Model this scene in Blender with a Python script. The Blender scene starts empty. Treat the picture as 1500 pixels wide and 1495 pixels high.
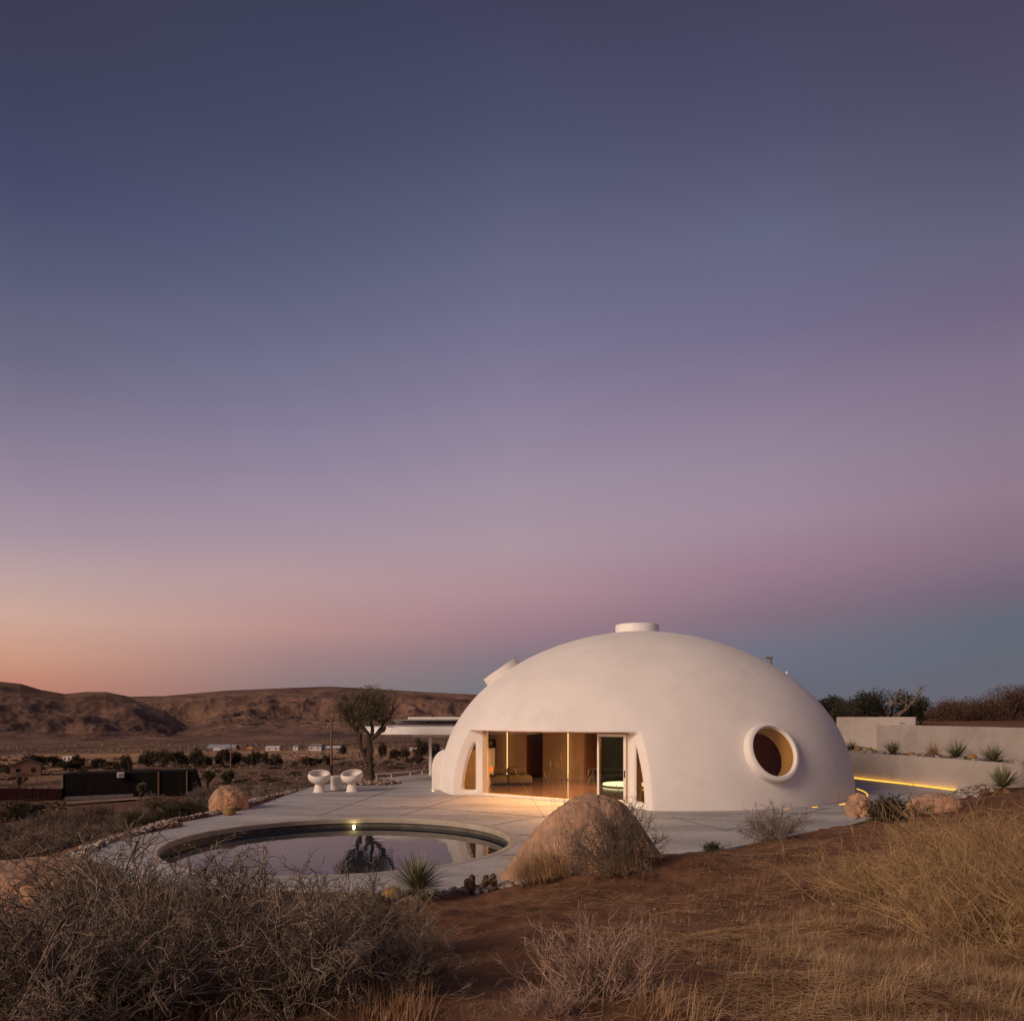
import bpy, bmesh, math, random
import numpy as np
from mathutils import Vector, Matrix, noise
from mathutils.geometry import delaunay_2d_cdt

S = bpy.context.scene
COL = S.collection
R_ = math.radians
PI = math.pi

# ------------------------------------------------------------------ camera
EYE = 2.9                     # metres above the terrace
FOC = 1110.0 / 1500.0         # focal length / picture width
cam = bpy.data.cameras.new("camera")
cam.sensor_width = 36.0
cam.lens = 36.0 * FOC
cam.shift_y = (1050.0 - 747.5) / 1500.0
cam.clip_start = 0.1
cam.clip_end = 20000.0
cam_o = bpy.data.objects.new("camera", cam)
COL.objects.link(cam_o)
cam_o.location = (0, 0, EYE)
cam_o.rotation_euler = (R_(90), 0, 0)
S.camera = cam_o

# ------------------------------------------------------------------ exposure
S.view_settings.view_transform = 'Standard'
S.view_settings.look = 'None'
S.view_settings.gamma = 1.0
S.view_settings.use_curve_mapping = False
S.view_settings.exposure = 0.0


def lin(c):
    out = []
    for v in c:
        v = v / 255.0
        out.append(v / 12.92 if v <= 0.04045 else ((v + 0.055) / 1.055) ** 2.4)
    return tuple(out)


# ------------------------------------------------------------------ sky
SUN_AZ = R_(-130)             # azimuth from +Y towards +X: to the left and behind the camera
SUN_EL = R_(26)
world = bpy.data.worlds.new("World")
S.world = world
world.use_nodes = True
wt = world.node_tree
wt.nodes.clear()
N, LK = wt.nodes, wt.links


def wn(kind, **kw):
    n = N.new(kind)
    for k, v in kw.items():
        setattr(n, k, v)
    return n


def wmath(op, a, b=None, clamp=False):
    n = wn('ShaderNodeMath', operation=op)
    n.use_clamp = clamp
    for i, v in enumerate((a, b)):
        if v is None:
            continue
        if isinstance(v, (int, float)):
            n.inputs[i].default_value = v
        else:
            LK.new(v, n.inputs[i])
    return n.outputs[0]


def wrange(v, a, b, smooth=True):
    n = wn('ShaderNodeMapRange')
    n.interpolation_type = 'SMOOTHSTEP' if smooth else 'LINEAR'
    n.inputs['From Min'].default_value = a
    n.inputs['From Max'].default_value = b
    LK.new(v, n.inputs['Value'])
    return n.outputs[0]


def wmix(f, a, b, mode='MIX'):
    n = wn('ShaderNodeMix', data_type='RGBA', blend_type=mode)
    if isinstance(f, (int, float)):
        n.inputs[0].default_value = f
    else:
        LK.new(f, n.inputs[0])
    for i, v in ((6, a), (7, b)):
        if isinstance(v, tuple):
            n.inputs[i].default_value = (*v, 1)
        else:
            LK.new(v, n.inputs[i])
    return n.outputs[2]


tc = wn('ShaderNodeTexCoord')
sep = wn('ShaderNodeSeparateXYZ')
LK.new(tc.outputs['Generated'], sep.inputs[0])
az = wmath('ARCTAN2', sep.outputs[0], sep.outputs[1])
elz = sep.outputs[2]

# dusk sky colours, (row in the photograph, colour) for five bearings
SKYCOLS = [
    (30, [(0, (61, 61, 84)), (130, (64, 66, 92)), (250, (70, 74, 104)), (330, (80, 82, 111)), (430, (94, 95, 122)), (530, (109, 107, 131)), (620, (129, 121, 143)), (700, (149, 133, 154)), (780, (166, 147, 160)), (850, (190, 162, 159)), (900, (204, 167, 153)), (960, (203, 152, 130)), (1000, (192, 133, 113)), (1060, (172, 112, 96))]),
    (430, [(0, (61, 63, 88)), (200, (70, 74, 101)), (350, (85, 90, 118)), (450, (100, 101, 128)), (560, (119, 116, 143)), (660, (140, 129, 154)), (760, (161, 143, 160)), (850, (182, 152, 155)), (920, (184, 143, 139)), (960, (162, 129, 130)), (1000, (142, 121, 123)), (1060, (130, 112, 112))]),
    (750, [(0, (64, 64, 90)), (200, (79, 81, 108)), (400, (104, 104, 132)), (500, (119, 115, 143)), (600, (138, 127, 152)), (700, (156, 141, 160)), (800, (172, 149, 159)), (870, (174, 139, 148)), (920, (158, 125, 136)), (965, (132, 117, 128)), (1000, (118, 117, 124)), (1060, (112, 112, 116))]),
    (1130, [(0, (69, 66, 92)), (200, (82, 82, 109)), (350, (101, 102, 128)), (480, (115, 109, 138)), (580, (135, 121, 146)), (680, (152, 135, 154)), (760, (159, 137, 154)), (830, (153, 123, 140)), (900, (130, 110, 125)), (950, (110, 111, 128)), (1000, (102, 106, 120)), (1060, (100, 102, 112))]),
    (1470, [(0, (72, 68, 92)), (200, (84, 82, 107)), (350, (101, 98, 124)), (450, (113, 102, 129)), (550, (129, 115, 138)), (650, (139, 122, 140)), (720, (144, 122, 139)), (800, (134, 112, 128)), (860, (115, 101, 119)), (910, (97, 103, 117)), (980, (98, 102, 114)), (1060, (108, 102, 110))]),
]
prev_c, prev_a = None, None
for px, stops in SKYCOLS:
    a = math.atan((px - 750) / 1110.0)
    ramp = wn('ShaderNodeValToRGB')
    ramp.color_ramp.interpolation = 'LINEAR'
    pts = []
    for y, c in stops:
        t = (1050 - y) / 1110.0 * math.cos(a)
        pts.append((math.sin(math.atan(t)), lin(c)))
    pts.append((1.0, lin((50, 52, 76))))
    pts.append((-0.15, lin((60, 48, 46))))
    pts.sort(key=lambda q: q[0])
    e = ramp.color_ramp.elements
    while len(e) < len(pts):
        e.new(0.5)
    for k, (p, c) in enumerate(pts):
        e[k].position = (p + 0.15) / 1.15
        e[k].color = (*c, 1)
    LK.new(wrange(elz, -0.15, 1.0, False), ramp.inputs[0])
    if prev_c is None:
        prev_c = ramp.outputs[0]
    else:
        prev_c = wmix(wrange(az, prev_a, a, False), prev_c, ramp.outputs[0])
    prev_a = a
# the afterglow of the sunken sun, all of it behind the left edge of the view
d_az = wmath('ABSOLUTE', wmath('SUBTRACT', az, R_(-122)))
glow = wmath('MULTIPLY', wrange(d_az, R_(74), R_(12)), wrange(elz, 0.75, 0.0))
glow_c = wmix(glow, (0, 0, 0), (1.0, 0.66, 0.52))
sky_c = wmix(1.0, prev_c, glow_c, 'ADD')
bg = wn('ShaderNodeBackground')
LK.new(sky_c, bg.inputs[0])
bg.inputs[1].default_value = 1.0
nis = wn('ShaderNodeTexSky', sky_type='NISHITA')
nis.sun_disc = False
nis.sun_elevation = R_(1.0)
nis.sun_rotation = SUN_AZ
bg2 = wn('ShaderNodeBackground')
LK.new(nis.outputs[0], bg2.inputs[0])
bg2.inputs[1].default_value = 0.002
add = wn('ShaderNodeAddShader')
LK.new(bg.outputs[0], add.inputs[0])
LK.new(bg2.outputs[0], add.inputs[1])
wo = wn('ShaderNodeOutputWorld')
LK.new(add.outputs[0], wo.inputs[0])

# ------------------------------------------------------------------ sun (soft dusk light)
sl = bpy.data.lights.new("sun", 'SUN')
sl.energy = 2.5
sl.angle = R_(22)
sl.color = (1.0, 0.765, 0.575)
sun = bpy.data.objects.new("sun", sl)
COL.objects.link(sun)
to_sun = Vector((math.sin(SUN_AZ) * math.cos(SUN_EL), math.cos(SUN_AZ) * math.cos(SUN_EL), math.sin(SUN_EL)))
sun.rotation_euler = to_sun.to_track_quat('Z', 'Y').to_euler()


# ================================================================== materials
def new_mat(name):
    m = bpy.data.materials.new(name)
    m.use_nodes = True
    m.node_tree.nodes.clear()
    return m, m.node_tree.nodes, m.node_tree.links


def noise_mat(name, c1, c2, scale=3.0, detail=6.0, rough=0.85, bump=0.0, bscale=None, c3=None, s3=0.4, t3=(0.5, 0.65),
              stretch=(1, 1, 1), spec=0.25, lo=0.35, hi=0.65, bdist=0.05, rnd=0.0):
    """two (or three) colours blended by fractal noise in object space, with bump"""
    m, n, l = new_mat(name)
    out = n.new('ShaderNodeOutputMaterial')
    b = n.new('ShaderNodeBsdfPrincipled')
    l.new(b.outputs[0], out.inputs[0])
    b.inputs['Roughness'].default_value = rough
    b.inputs['Specular IOR Level'].default_value = spec
    g = n.new('ShaderNodeTexCoord')
    mp = n.new('ShaderNodeMapping')
    mp.inputs['Scale'].default_value = stretch
    l.new(g.outputs['Object'], mp.inputs[0])

    def tex(s, d):
        t = n.new('ShaderNodeTexNoise')
        t.inputs['Scale'].default_value = s
        t.inputs['Detail'].default_value = d
        t.inputs['Roughness'].default_value = 0.62
        l.new(mp.outputs[0], t.inputs['Vector'])
        return t.outputs[0]

    def rng(v, a, z):
        r = n.new('ShaderNodeMapRange')
        r.inputs['From Min'].default_value = a
        r.inputs['From Max'].default_value = z
        l.new(v, r.inputs['Value'])
        return r.outputs[0]

    def mix(f, a, z):
        x = n.new('ShaderNodeMix')
        x.data_type = 'RGBA'
        l.new(f, x.inputs[0])
        for i, v in ((6, a), (7, z)):
            if isinstance(v, tuple):
                x.inputs[i].default_value = (*v, 1)
            else:
                l.new(v, x.inputs[i])
        return x.outputs[2]
    c = mix(rng(tex(scale, detail), lo, hi), c1, c2)
    if c3:
        c = mix(rng(tex(s3, 4.0), *t3), c, c3)
    if rnd:
        oi = n.new('ShaderNodeObjectInfo')
        hv = n.new('ShaderNodeHueSaturation')
        mr = n.new('ShaderNodeMapRange')
        mr.inputs['To Min'].default_value = 1 - rnd
        mr.inputs['To Max'].default_value = 1 + rnd
        l.new(oi.outputs['Random'], mr.inputs['Value'])
        l.new(mr.outputs[0], hv.inputs['Value'])
        l.new(c, hv.inputs['Color'])
        c = hv.outputs[0]
    l.new(c, b.inputs['Base Color'])
    if bump:
        bp = n.new('ShaderNodeBump')
        bp.inputs['Strength'].default_value = bump
        bp.inputs['Distance'].default_value = bdist
        l.new(tex(bscale or scale * 4, 8.0), bp.inputs['Height'])
        l.new(bp.outputs[0], b.inputs['Normal'])
    return m


def emit_mat(name, c, s):
    m, n, l = new_mat(name)
    out = n.new('ShaderNodeOutputMaterial')
    e = n.new('ShaderNodeEmission')
    e.inputs[0].default_value = (*c, 1)
    e.inputs[1].default_value = s
    l.new(e.outputs[0], out.inputs[0])
    return m


def glass_mat(name, tint, rough=0.0, refl=1.0):
    m, n, l = new_mat(name)
    out = n.new('ShaderNodeOutputMaterial')
    t = n.new('ShaderNodeBsdfTransparent')
    t.inputs[0].default_value = (*tint, 1)
    g = n.new('ShaderNodeBsdfGlossy')
    g.inputs['Roughness'].default_value = rough
    g.inputs['Color'].default_value = (refl, refl, refl, 1)
    f = n.new('ShaderNodeFresnel')
    f.inputs[0].default_value = 1.45
    x = n.new('ShaderNodeMixShader')
    # no internal reflection on the far side of the sheet
    ge = n.new('ShaderNodeNewGeometry')
    inv = n.new('ShaderNodeMath')
    inv.operation = 'SUBTRACT'
    inv.inputs[0].default_value = 1.0
    l.new(ge.outputs['Backfacing'], inv.inputs[1])
    mu = n.new('ShaderNodeMath')
    mu.operation = 'MULTIPLY'
    l.new(f.outputs[0], mu.inputs[0])
    l.new(inv.outputs[0], mu.inputs[1])
    l.new(mu.outputs[0], x.inputs[0])
    l.new(t.outputs[0], x.inputs[1])
    l.new(g.outputs[0], x.inputs[2])
    l.new(x.outputs[0], out.inputs[0])
    return m


M = {}
M['plaster'] = noise_mat('dome plaster', (0.685, 0.64, 0.595), (0.745, 0.70, 0.655), scale=0.55, detail=8, rough=0.8, bump=0.22, bscale=4.2, bdist=0.04,
                         c3=(0.67, 0.625, 0.575), s3=0.8, t3=(0.56, 0.72))
M['white'] = noise_mat('white painted metal', (0.72, 0.69, 0.66), (0.78, 0.75, 0.72), scale=2, rough=0.5, spec=0.4)
M['cream_frame'] = noise_mat('cream frame', (0.72, 0.64, 0.54), (0.76, 0.68, 0.58), scale=3, rough=0.5)
M['tadelakt'] = noise_mat('wall render', (0.345, 0.295, 0.262), (0.41, 0.355, 0.318), scale=1.1, detail=8, rough=0.85, bump=0.15, bscale=9,
                          c3=(0.29, 0.247, 0.22), s3=0.5, t3=(0.52, 0.72))
M['chairwhite'] = noise_mat('moulded white shell', (0.68, 0.615, 0.565), (0.74, 0.67, 0.62), scale=4, rough=0.55)
M['chairpad'] = noise_mat('pale seat pad', (0.62, 0.52, 0.47), (0.68, 0.58, 0.52), scale=9, rough=0.9, bump=0.1, bscale=60)
M['rail'] = noise_mat('rail paint', (0.66, 0.62, 0.58), (0.72, 0.68, 0.64), scale=4, rough=0.5)
M['tan_coping'] = noise_mat('pool coping', (0.34, 0.29, 0.235), (0.44, 0.38, 0.31), scale=2.5, rough=0.7, bump=0.1, bscale=20)
M['pooltile'] = noise_mat('dark pool wall', (0.075, 0.066, 0.056), (0.13, 0.115, 0.095), scale=3, rough=0.4)
M['boulder'] = noise_mat('granite', (0.24, 0.145, 0.10), (0.56, 0.36, 0.245), scale=2.2, detail=14, rough=0.9, bump=1.0, bscale=6, bdist=0.12,
                         c3=(0.50, 0.27, 0.15), s3=0.9, t3=(0.42, 0.62))
M['pebble'] = noise_mat('river stones', (0.13, 0.105, 0.09), (0.40, 0.34, 0.30), scale=4.5, detail=2, rough=0.85, bump=0.2, bscale=30, lo=0.42, hi=0.58)
M['pebble_mid'] = noise_mat('edge stones', (0.11, 0.08, 0.065), (0.36, 0.29, 0.25), scale=6.5, detail=2, rough=0.9, lo=0.4, hi=0.62)
M['gravel'] = noise_mat('gravel bed', (0.13, 0.10, 0.085), (0.34, 0.285, 0.25), scale=9, detail=3, rough=0.95, bump=0.8, bscale=14, lo=0.4, hi=0.6)
M['pebble_dark'] = noise_mat('dark stones', (0.14, 0.085, 0.06), (0.34, 0.25, 0.2), scale=5, detail=2, rough=0.9, lo=0.42, hi=0.58)
M['bark'] = noise_mat('olive bark', (0.03, 0.02, 0.015), (0.085, 0.056, 0.04), scale=6, rough=0.95, bump=0.8, bscale=14, stretch=(1, 1, 0.3), bdist=0.06)
M['olive_leaf'] = noise_mat('olive leaves', (0.045, 0.038, 0.019), (0.115, 0.095, 0.052), scale=5, rough=0.7)
M['twig_grey'] = noise_mat('grey twigs', (0.105, 0.075, 0.058), (0.33, 0.245, 0.19), scale=7, rough=0.95, lo=0.4, hi=0.62)
M['twig_leaf'] = noise_mat('small grey green leaves', (0.055, 0.056, 0.024), (0.135, 0.122, 0.055), scale=9, rough=0.9)
M['stem_yellow'] = noise_mat('yellow green stems', (0.22, 0.13, 0.062), (0.50, 0.33, 0.165), scale=6, rough=0.9)
M['stem_pink'] = noise_mat('bare pinkish stems', (0.20, 0.125, 0.09), (0.44, 0.30, 0.225), scale=8, rough=0.95)
M['shrub_brown'] = noise_mat('brown shrub', (0.095, 0.062, 0.043), (0.21, 0.145, 0.102), scale=3, rough=0.95, rnd=0.3)
M['shrub_grey'] = noise_mat('grey pink shrub', (0.13, 0.092, 0.07), (0.27, 0.20, 0.155), scale=3, rough=0.95, rnd=0.25)
M['shrub_green'] = noise_mat('dark green shrub', (0.032, 0.028, 0.014), (0.075, 0.064, 0.034), scale=3, rough=0.9, rnd=0.3)
M['grass'] = noise_mat('dry grass', (0.19, 0.105, 0.052), (0.50, 0.32, 0.17), scale=2.2, rough=0.9)
M['grass_gold'] = noise_mat('golden dry grass', (0.30, 0.18, 0.085), (0.52, 0.34, 0.175), scale=3, rough=0.9)
M['grass_red'] = noise_mat('reddish dry grass', (0.14, 0.072, 0.038), (0.33, 0.19, 0.10), scale=2.5, rough=0.95)
M['yucca'] = noise_mat('yucca leaves', (0.11, 0.108, 0.054), (0.27, 0.245, 0.14), scale=8, rough=0.6)
M['yucca_dead'] = noise_mat('dead yucca leaves', (0.20, 0.115, 0.058), (0.34, 0.21, 0.115), scale=8, rough=0.9)
M['cactus_gold'] = noise_mat('golden cactus spines', (0.20, 0.115, 0.035), (0.34, 0.205, 0.07), scale=20, rough=0.9, bump=0.6, bscale=40)
M['cactus_dark'] = noise_mat('dark cactus', (0.05, 0.034, 0.022), (0.13, 0.082, 0.048), scale=12, rough=0.9, bump=0.5, bscale=30)
M['juniper'] = noise_mat('juniper', (0.014, 0.016, 0.009), (0.042, 0.04, 0.02), scale=2, rough=0.9)
M['scrub_red'] = noise_mat('winter brown scrub', (0.052, 0.028, 0.019), (0.12, 0.065, 0.043), scale=1.5, rough=0.95)
M['deadwood'] = noise_mat('dead wood', (0.12, 0.085, 0.07), (0.26, 0.2, 0.17), scale=3, rough=0.95)
M['valley_tree'] = noise_mat('valley tree', (0.030, 0.025, 0.015), (0.095, 0.070, 0.042), scale=0.6, rough=0.95, rnd=0.3)
M['black_metal'] = noise_mat('black cladding', (0.0095, 0.0075, 0.0072), (0.014, 0.0115, 0.011), scale=0.8, rough=0.95, stretch=(1, 1, 0.1), spec=0.05)
M['dark_red'] = noise_mat('dark red fence', (0.016, 0.005, 0.005), (0.022, 0.007, 0.007), scale=0.7, rough=0.95, spec=0.05)
M['pole_wood'] = noise_mat('pole wood', (0.14, 0.078, 0.045), (0.22, 0.125, 0.075), scale=2, rough=0.95, stretch=(4, 4, 0.3))
M['pole_dark'] = noise_mat('tarred wood', (0.018, 0.012, 0.010), (0.03, 0.02, 0.015), scale=2, rough=0.9)
M['stucco_tan'] = noise_mat('tan stucco', (0.22, 0.125, 0.075), (0.26, 0.15, 0.095), scale=0.5, rough=0.95)
M['roof_red'] = noise_mat('brown roof', (0.085, 0.04, 0.03), (0.13, 0.065, 0.05), scale=1, rough=0.9)
M['far_white'] = noise_mat('far white siding', (0.45, 0.42, 0.40), (0.55, 0.52, 0.5), scale=0.5, rough=0.8)
M['far_blue'] = noise_mat('blue grey metal roof', (0.22, 0.235, 0.27), (0.28, 0.30, 0.34), scale=0.5, rough=0.6)
M['far_grey'] = noise_mat('weathered grey panels', (0.16, 0.145, 0.14), (0.24, 0.225, 0.215), scale=0.8, rough=0.85)
M['far_yellow'] = noise_mat('yellow paint', (0.5, 0.24, 0.03), (0.58, 0.29, 0.04), scale=1, rough=0.6)
M['dark_glass'] = noise_mat('dark window', (0.012, 0.012, 0.014), (0.018, 0.018, 0.02), scale=1, rough=0.15, spec=0.5)
M['solar'] = noise_mat('solar cells', (0.010, 0.010, 0.016), (0.016, 0.016, 0.024), scale=3, rough=0.25, spec=0.5)
M['wall_int'] = noise_mat('interior plaster', (0.33, 0.22, 0.14), (0.40, 0.275, 0.18), scale=1.2, rough=0.8)
M['panel_tan'] = noise_mat('interior tan panel', (0.42, 0.30, 0.19), (0.48, 0.35, 0.23), scale=0.9, rough=0.75)
M['panel_orange'] = noise_mat('interior orange panel', (0.36, 0.17, 0.09), (0.41, 0.20, 0.11), scale=0.9, rough=0.7)
M['panel_red'] = noise_mat('deep red hallway', (0.17, 0.034, 0.030), (0.21, 0.045, 0.038), scale=0.9, rough=0.8)
M['panel_green'] = noise_mat('dark green plaster', (0.15, 0.165, 0.13), (0.20, 0.215, 0.17), scale=1.2, rough=0.8)
M['floor_int'] = noise_mat('polished floor', (0.17, 0.095, 0.055), (0.23, 0.135, 0.08), scale=0.8, rough=0.12, spec=0.8)
M['sofa'] = noise_mat('olive fabric', (0.15, 0.115, 0.07), (0.20, 0.15, 0.095), scale=6, rough=0.95)
M['black'] = noise_mat('black lacquer', (0.012, 0.010, 0.009), (0.02, 0.017, 0.015), scale=4, rough=0.5)
M['joint'] = noise_mat('expansion joint', (0.10, 0.085, 0.08), (0.14, 0.12, 0.115), scale=3, rough=0.95)
M['led'] = emit_mat('warm LED bar', (1.0, 0.66, 0.33), 1.75)
M['led_yellow'] = emit_mat('amber LED strip', (1.0, 0.50, 0.06), 1.7)
M['led_pool'] = emit_mat('pool light', (1.0, 0.88, 0.45), 3.0)
M['lamp_orange'] = emit_mat('orange lamp glow', (1.0, 0.22, 0.04), 1.3)
M['floor_glow'] = emit_mat('painted floor light', (1.0, 0.93, 0.62), 1.7)  # emission standing in for light falling on the floor
M['glass'] = glass_mat('clear glass', (0.92, 0.87, 0.80))
M['glass_green'] = glass_mat('green tinted glass', (0.84, 0.86, 0.76))
M['glass_brown'] = glass_mat('bronze glass', (0.80, 0.68, 0.50), refl=0.45)


def concrete_mat():
    m, n, l = new_mat('terrace concrete')
    out = n.new('ShaderNodeOutputMaterial')
    b = n.new('ShaderNodeBsdfPrincipled')
    l.new(b.outputs[0], out.inputs[0])
    b.inputs['Roughness'].default_value = 0.62
    b.inputs['Specular IOR Level'].default_value = 0.35
    g = n.new('ShaderNodeTexCoord')
    a = n.new('ShaderNodeTexNoise')
    a.inputs['Scale'].default_value = 0.45
    a.inputs['Detail'].default_value = 10
    a.inputs['Roughness'].default_value = 0.65
    a.inputs['Distortion'].default_value = 0.6
    mpg = n.new('ShaderNodeMapping')
    mpg.inputs['Rotation'].default_value = (0, 0, 0.5)
    mpg.inputs['Scale'].default_value = (0.55, 1.9, 1)
    l.new(g.outputs['Object'], mpg.inputs[0])
    l.new(mpg.outputs[0], a.inputs['Vector'])
    r = n.new('ShaderNodeValToRGB')
    r.color_ramp.elements[0].position = 0.34
    r.color_ramp.elements[0].color = (0.36, 0.338, 0.325, 1)
    r.color_ramp.elements[1].position = 0.68
    r.color_ramp.elements[1].color = (0.68, 0.645, 0.62, 1)
    l.new(a.outputs[0], r.inputs[0])
    f = n.new('ShaderNodeTexNoise')
    f.inputs['Scale'].default_value = 7
    f.inputs['Detail'].default_value = 8
    l.new(g.outputs['Object'], f.inputs['Vector'])
    x = n.new('ShaderNodeMix')
    x.data_type = 'RGBA'
    x.blend_type = 'MULTIPLY'
    x.inputs[0].default_value = 0.55
    l.new(r.outputs[0], x.inputs[6])
    l.new(f.outputs[0], x.inputs[7])
    l.new(x.outputs[2], b.inputs['Base Color'])
    bp = n.new('ShaderNodeBump')
    bp.inputs['Strength'].default_value = 0.15
    bp.inputs['Distance'].default_value = 0.02
    l.new(f.outputs[0], bp.inputs['Height'])
    l.new(bp.outputs[0], b.inputs['Normal'])
    return m


M['concrete'] = concrete_mat()


def water_mat():
    m, n, l = new_mat('pool water')
    out = n.new('ShaderNodeOutputMaterial')
    b = n.new('ShaderNodeBsdfPrincipled')
    l.new(b.outputs[0], out.inputs[0])
    b.inputs['Base Color'].default_value = (0.012, 0.018, 0.026, 1)
    b.inputs['Roughness'].default_value = 0.015
    b.inputs['IOR'].default_value = 1.25
    g = n.new('ShaderNodeTexCoord')
    t = n.new('ShaderNodeTexNoise')
    t.inputs['Scale'].default_value = 2.2
    t.inputs['Detail'].default_value = 3
    l.new(g.outputs['Object'], t.inputs['Vector'])
    bp = n.new('ShaderNodeBump')
    bp.inputs['Strength'].default_value = 0.05
    bp.inputs['Distance'].default_value = 0.05
    l.new(t.outputs[0], bp.inputs['Height'])
    l.new(bp.outputs[0], b.inputs['Normal'])
    return m


M['water'] = water_mat()


def ground_mat():
    """red-brown soil near the house, paler sandy valley floor with scrubby patches farther out"""
    m, n, l = new_mat('desert soil')
    out = n.new('ShaderNodeOutputMaterial')
    b = n.new('ShaderNodeBsdfPrincipled')
    l.new(b.outputs[0], out.inputs[0])
    b.inputs['Roughness'].default_value = 0.95
    b.inputs['Specular IOR Level'].default_value = 0.1
    g = n.new('ShaderNodeNewGeometry')

    def tex(s, d=8, stretch=None, rough=0.6):
        v = g.outputs['Position']
        if stretch:
            mp = n.new('ShaderNodeMapping')
            mp.inputs['Scale'].default_value = stretch
            l.new(v, mp.inputs[0])
            v = mp.outputs[0]
        t = n.new('ShaderNodeTexNoise')
        t.inputs['Scale'].default_value = s
        t.inputs['Detail'].default_value = d
        t.inputs['Roughness'].default_value = rough
        l.new(v, t.inputs['Vector'])
        return t.outputs[0]

    def ramp(v, stops):
        r = n.new('ShaderNodeValToRGB')
        e = r.color_ramp.elements
        while len(e) < len(stops):
            e.new(0.5)
        for k, (p, c) in enumerate(stops):
            e[k].position = p
            e[k].color = (*c, 1)
        l.new(v, r.inputs[0])
        return r.outputs[0]

    def mix(f, a, z, mode='MIX'):
        x = n.new('ShaderNodeMix')
        x.data_type = 'RGBA'
        x.blend_type = mode
        if isinstance(f, float):
            x.inputs[0].default_value = f
        else:
            l.new(f, x.inputs[0])
        l.new(a, x.inputs[6])
        l.new(z, x.inputs[7])
        return x.outputs[2]
    near = ramp(tex(0.9, 10), [(0.32, (0.115, 0.054, 0.030)), (0.5, (0.215, 0.103, 0.055)), (0.68, (0.29, 0.165, 0.098))])
    near = mix(0.45, near, ramp(tex(11, 9, rough=0.75), [(0.3, (0.35, 0.33, 0.32)), (0.7, (1, 1, 1))]), 'MULTIPLY')
    far = ramp(tex(0.012, 9, (1, 1, 1)), [(0.36, (0.12, 0.064, 0.040)), (0.52, (0.21, 0.118, 0.070)), (0.64, (0.34, 0.195, 0.108))])
    spots = ramp(tex(0.09, 7, (1, 0.6, 1), 0.7), [(0.44, (0.30, 0.27, 0.25)), (0.56, (1, 1, 1))])
    far = mix(0.85, far, spots, 'MULTIPLY')
    ln = n.new('ShaderNodeVectorMath')
    ln.operation = 'LENGTH'
    l.new(g.outputs['Position'], ln.inputs[0])
    mr = n.new('ShaderNodeMapRange')
    mr.inputs['From Min'].default_value = 45
    mr.inputs['From Max'].default_value = 130
    l.new(ln.outputs['Value'], mr.inputs['Value'])
    m1 = n.new('ShaderNodeMapRange')
    m1.interpolation_type = 'SMOOTHSTEP'
    m1.inputs['From Min'].default_value = 330
    m1.inputs['From Max'].default_value = 420
    l.new(ln.outputs['Value'], m1.inputs['Value'])
    m2 = n.new('ShaderNodeMapRange')
    m2.interpolation_type = 'SMOOTHSTEP'
    m2.inputs['From Min'].default_value = 760
    m2.inputs['From Max'].default_value = 560
    l.new(ln.outputs['Value'], m2.inputs['Value'])
    m3 = n.new('ShaderNodeMath')
    m3.operation = 'MULTIPLY'
    l.new(m1.outputs[0], m3.inputs[0])
    l.new(m2.outputs[0], m3.inputs[1])
    sand = ramp(tex(0.03, 6), [(0.35, (0.24, 0.13, 0.07)), (0.62, (0.46, 0.27, 0.14))])
    far = mix(m3.outputs[0], far, sand)
    l.new(mix(mr.outputs[0], near, far), b.inputs['Base Color'])
    bp = n.new('ShaderNodeBump')
    bp.inputs['Strength'].default_value = 0.9
    bp.inputs['Distance'].default_value = 0.06
    l.new(tex(6.5, 12, rough=0.7), bp.inputs['Height'])
    l.new(bp.outputs[0], b.inputs['Normal'])
    return m


M['ground'] = ground_mat()
M['hill'] = noise_mat('hillside', (0.085, 0.044, 0.031), (0.21, 0.118, 0.080), scale=0.006, detail=12, rough=0.95, bump=0.6, bscale=0.02, bdist=8,
                      c3=(0.20, 0.115, 0.075), s3=0.0022, t3=(0.52, 0.66), stretch=(1, 1, 2.5), lo=0.38, hi=0.62)
M['track'] = noise_mat('pale dirt track', (0.20, 0.135, 0.10), (0.27, 0.19, 0.145), scale=0.3, rough=0.95)


# ================================================================== mesh helpers
def mesh_np(name, V, F, smooth=False):
    """mesh from a vertex array and a face array (all triangles or all quads) or a list of such arrays"""
    V = np.asarray(V, dtype=np.float32).reshape(-1, 3)
    Fs = F if isinstance(F, list) else [F]
    Fs = [np.asarray(f, dtype=np.int32) for f in Fs if len(f)]
    me = bpy.data.meshes.new(name)
    me.vertices.add(len(V))
    me.vertices.foreach_set('co', V.ravel())
    nl = sum(f.size for f in Fs)
    npoly = sum(len(f) for f in Fs)
    me.loops.add(nl)
    me.loops.foreach_set('vertex_index', np.concatenate([f.ravel() for f in Fs]))
    me.polygons.add(npoly)
    tot = np.concatenate([np.full(len(f), f.shape[1], dtype=np.int32) for f in Fs])
    start = np.concatenate([[0], np.cumsum(tot)[:-1]]).astype(np.int32)
    me.polygons.foreach_set('loop_start', start)
    me.polygons.foreach_set('loop_total', tot)
    if smooth:
        me.polygons.foreach_set('use_smooth', np.ones(npoly, dtype=bool))
    me.update(calc_edges=True)
    me.validate()
    return me


def link(name, me, mat=None, parent=None, loc=None):
    o = bpy.data.objects.new(name, me)
    COL.objects.link(o)
    if mat is not None:
        me.materials.clear()
        me.materials.append(mat)
    if parent is not None:
        o.parent = parent
    if loc is not None:
        o.location = loc
    return o


def tag(o, label, cat, group=None):
    o['label'] = label
    o['category'] = cat
    if group:
        o['group'] = group
    return o


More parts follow.
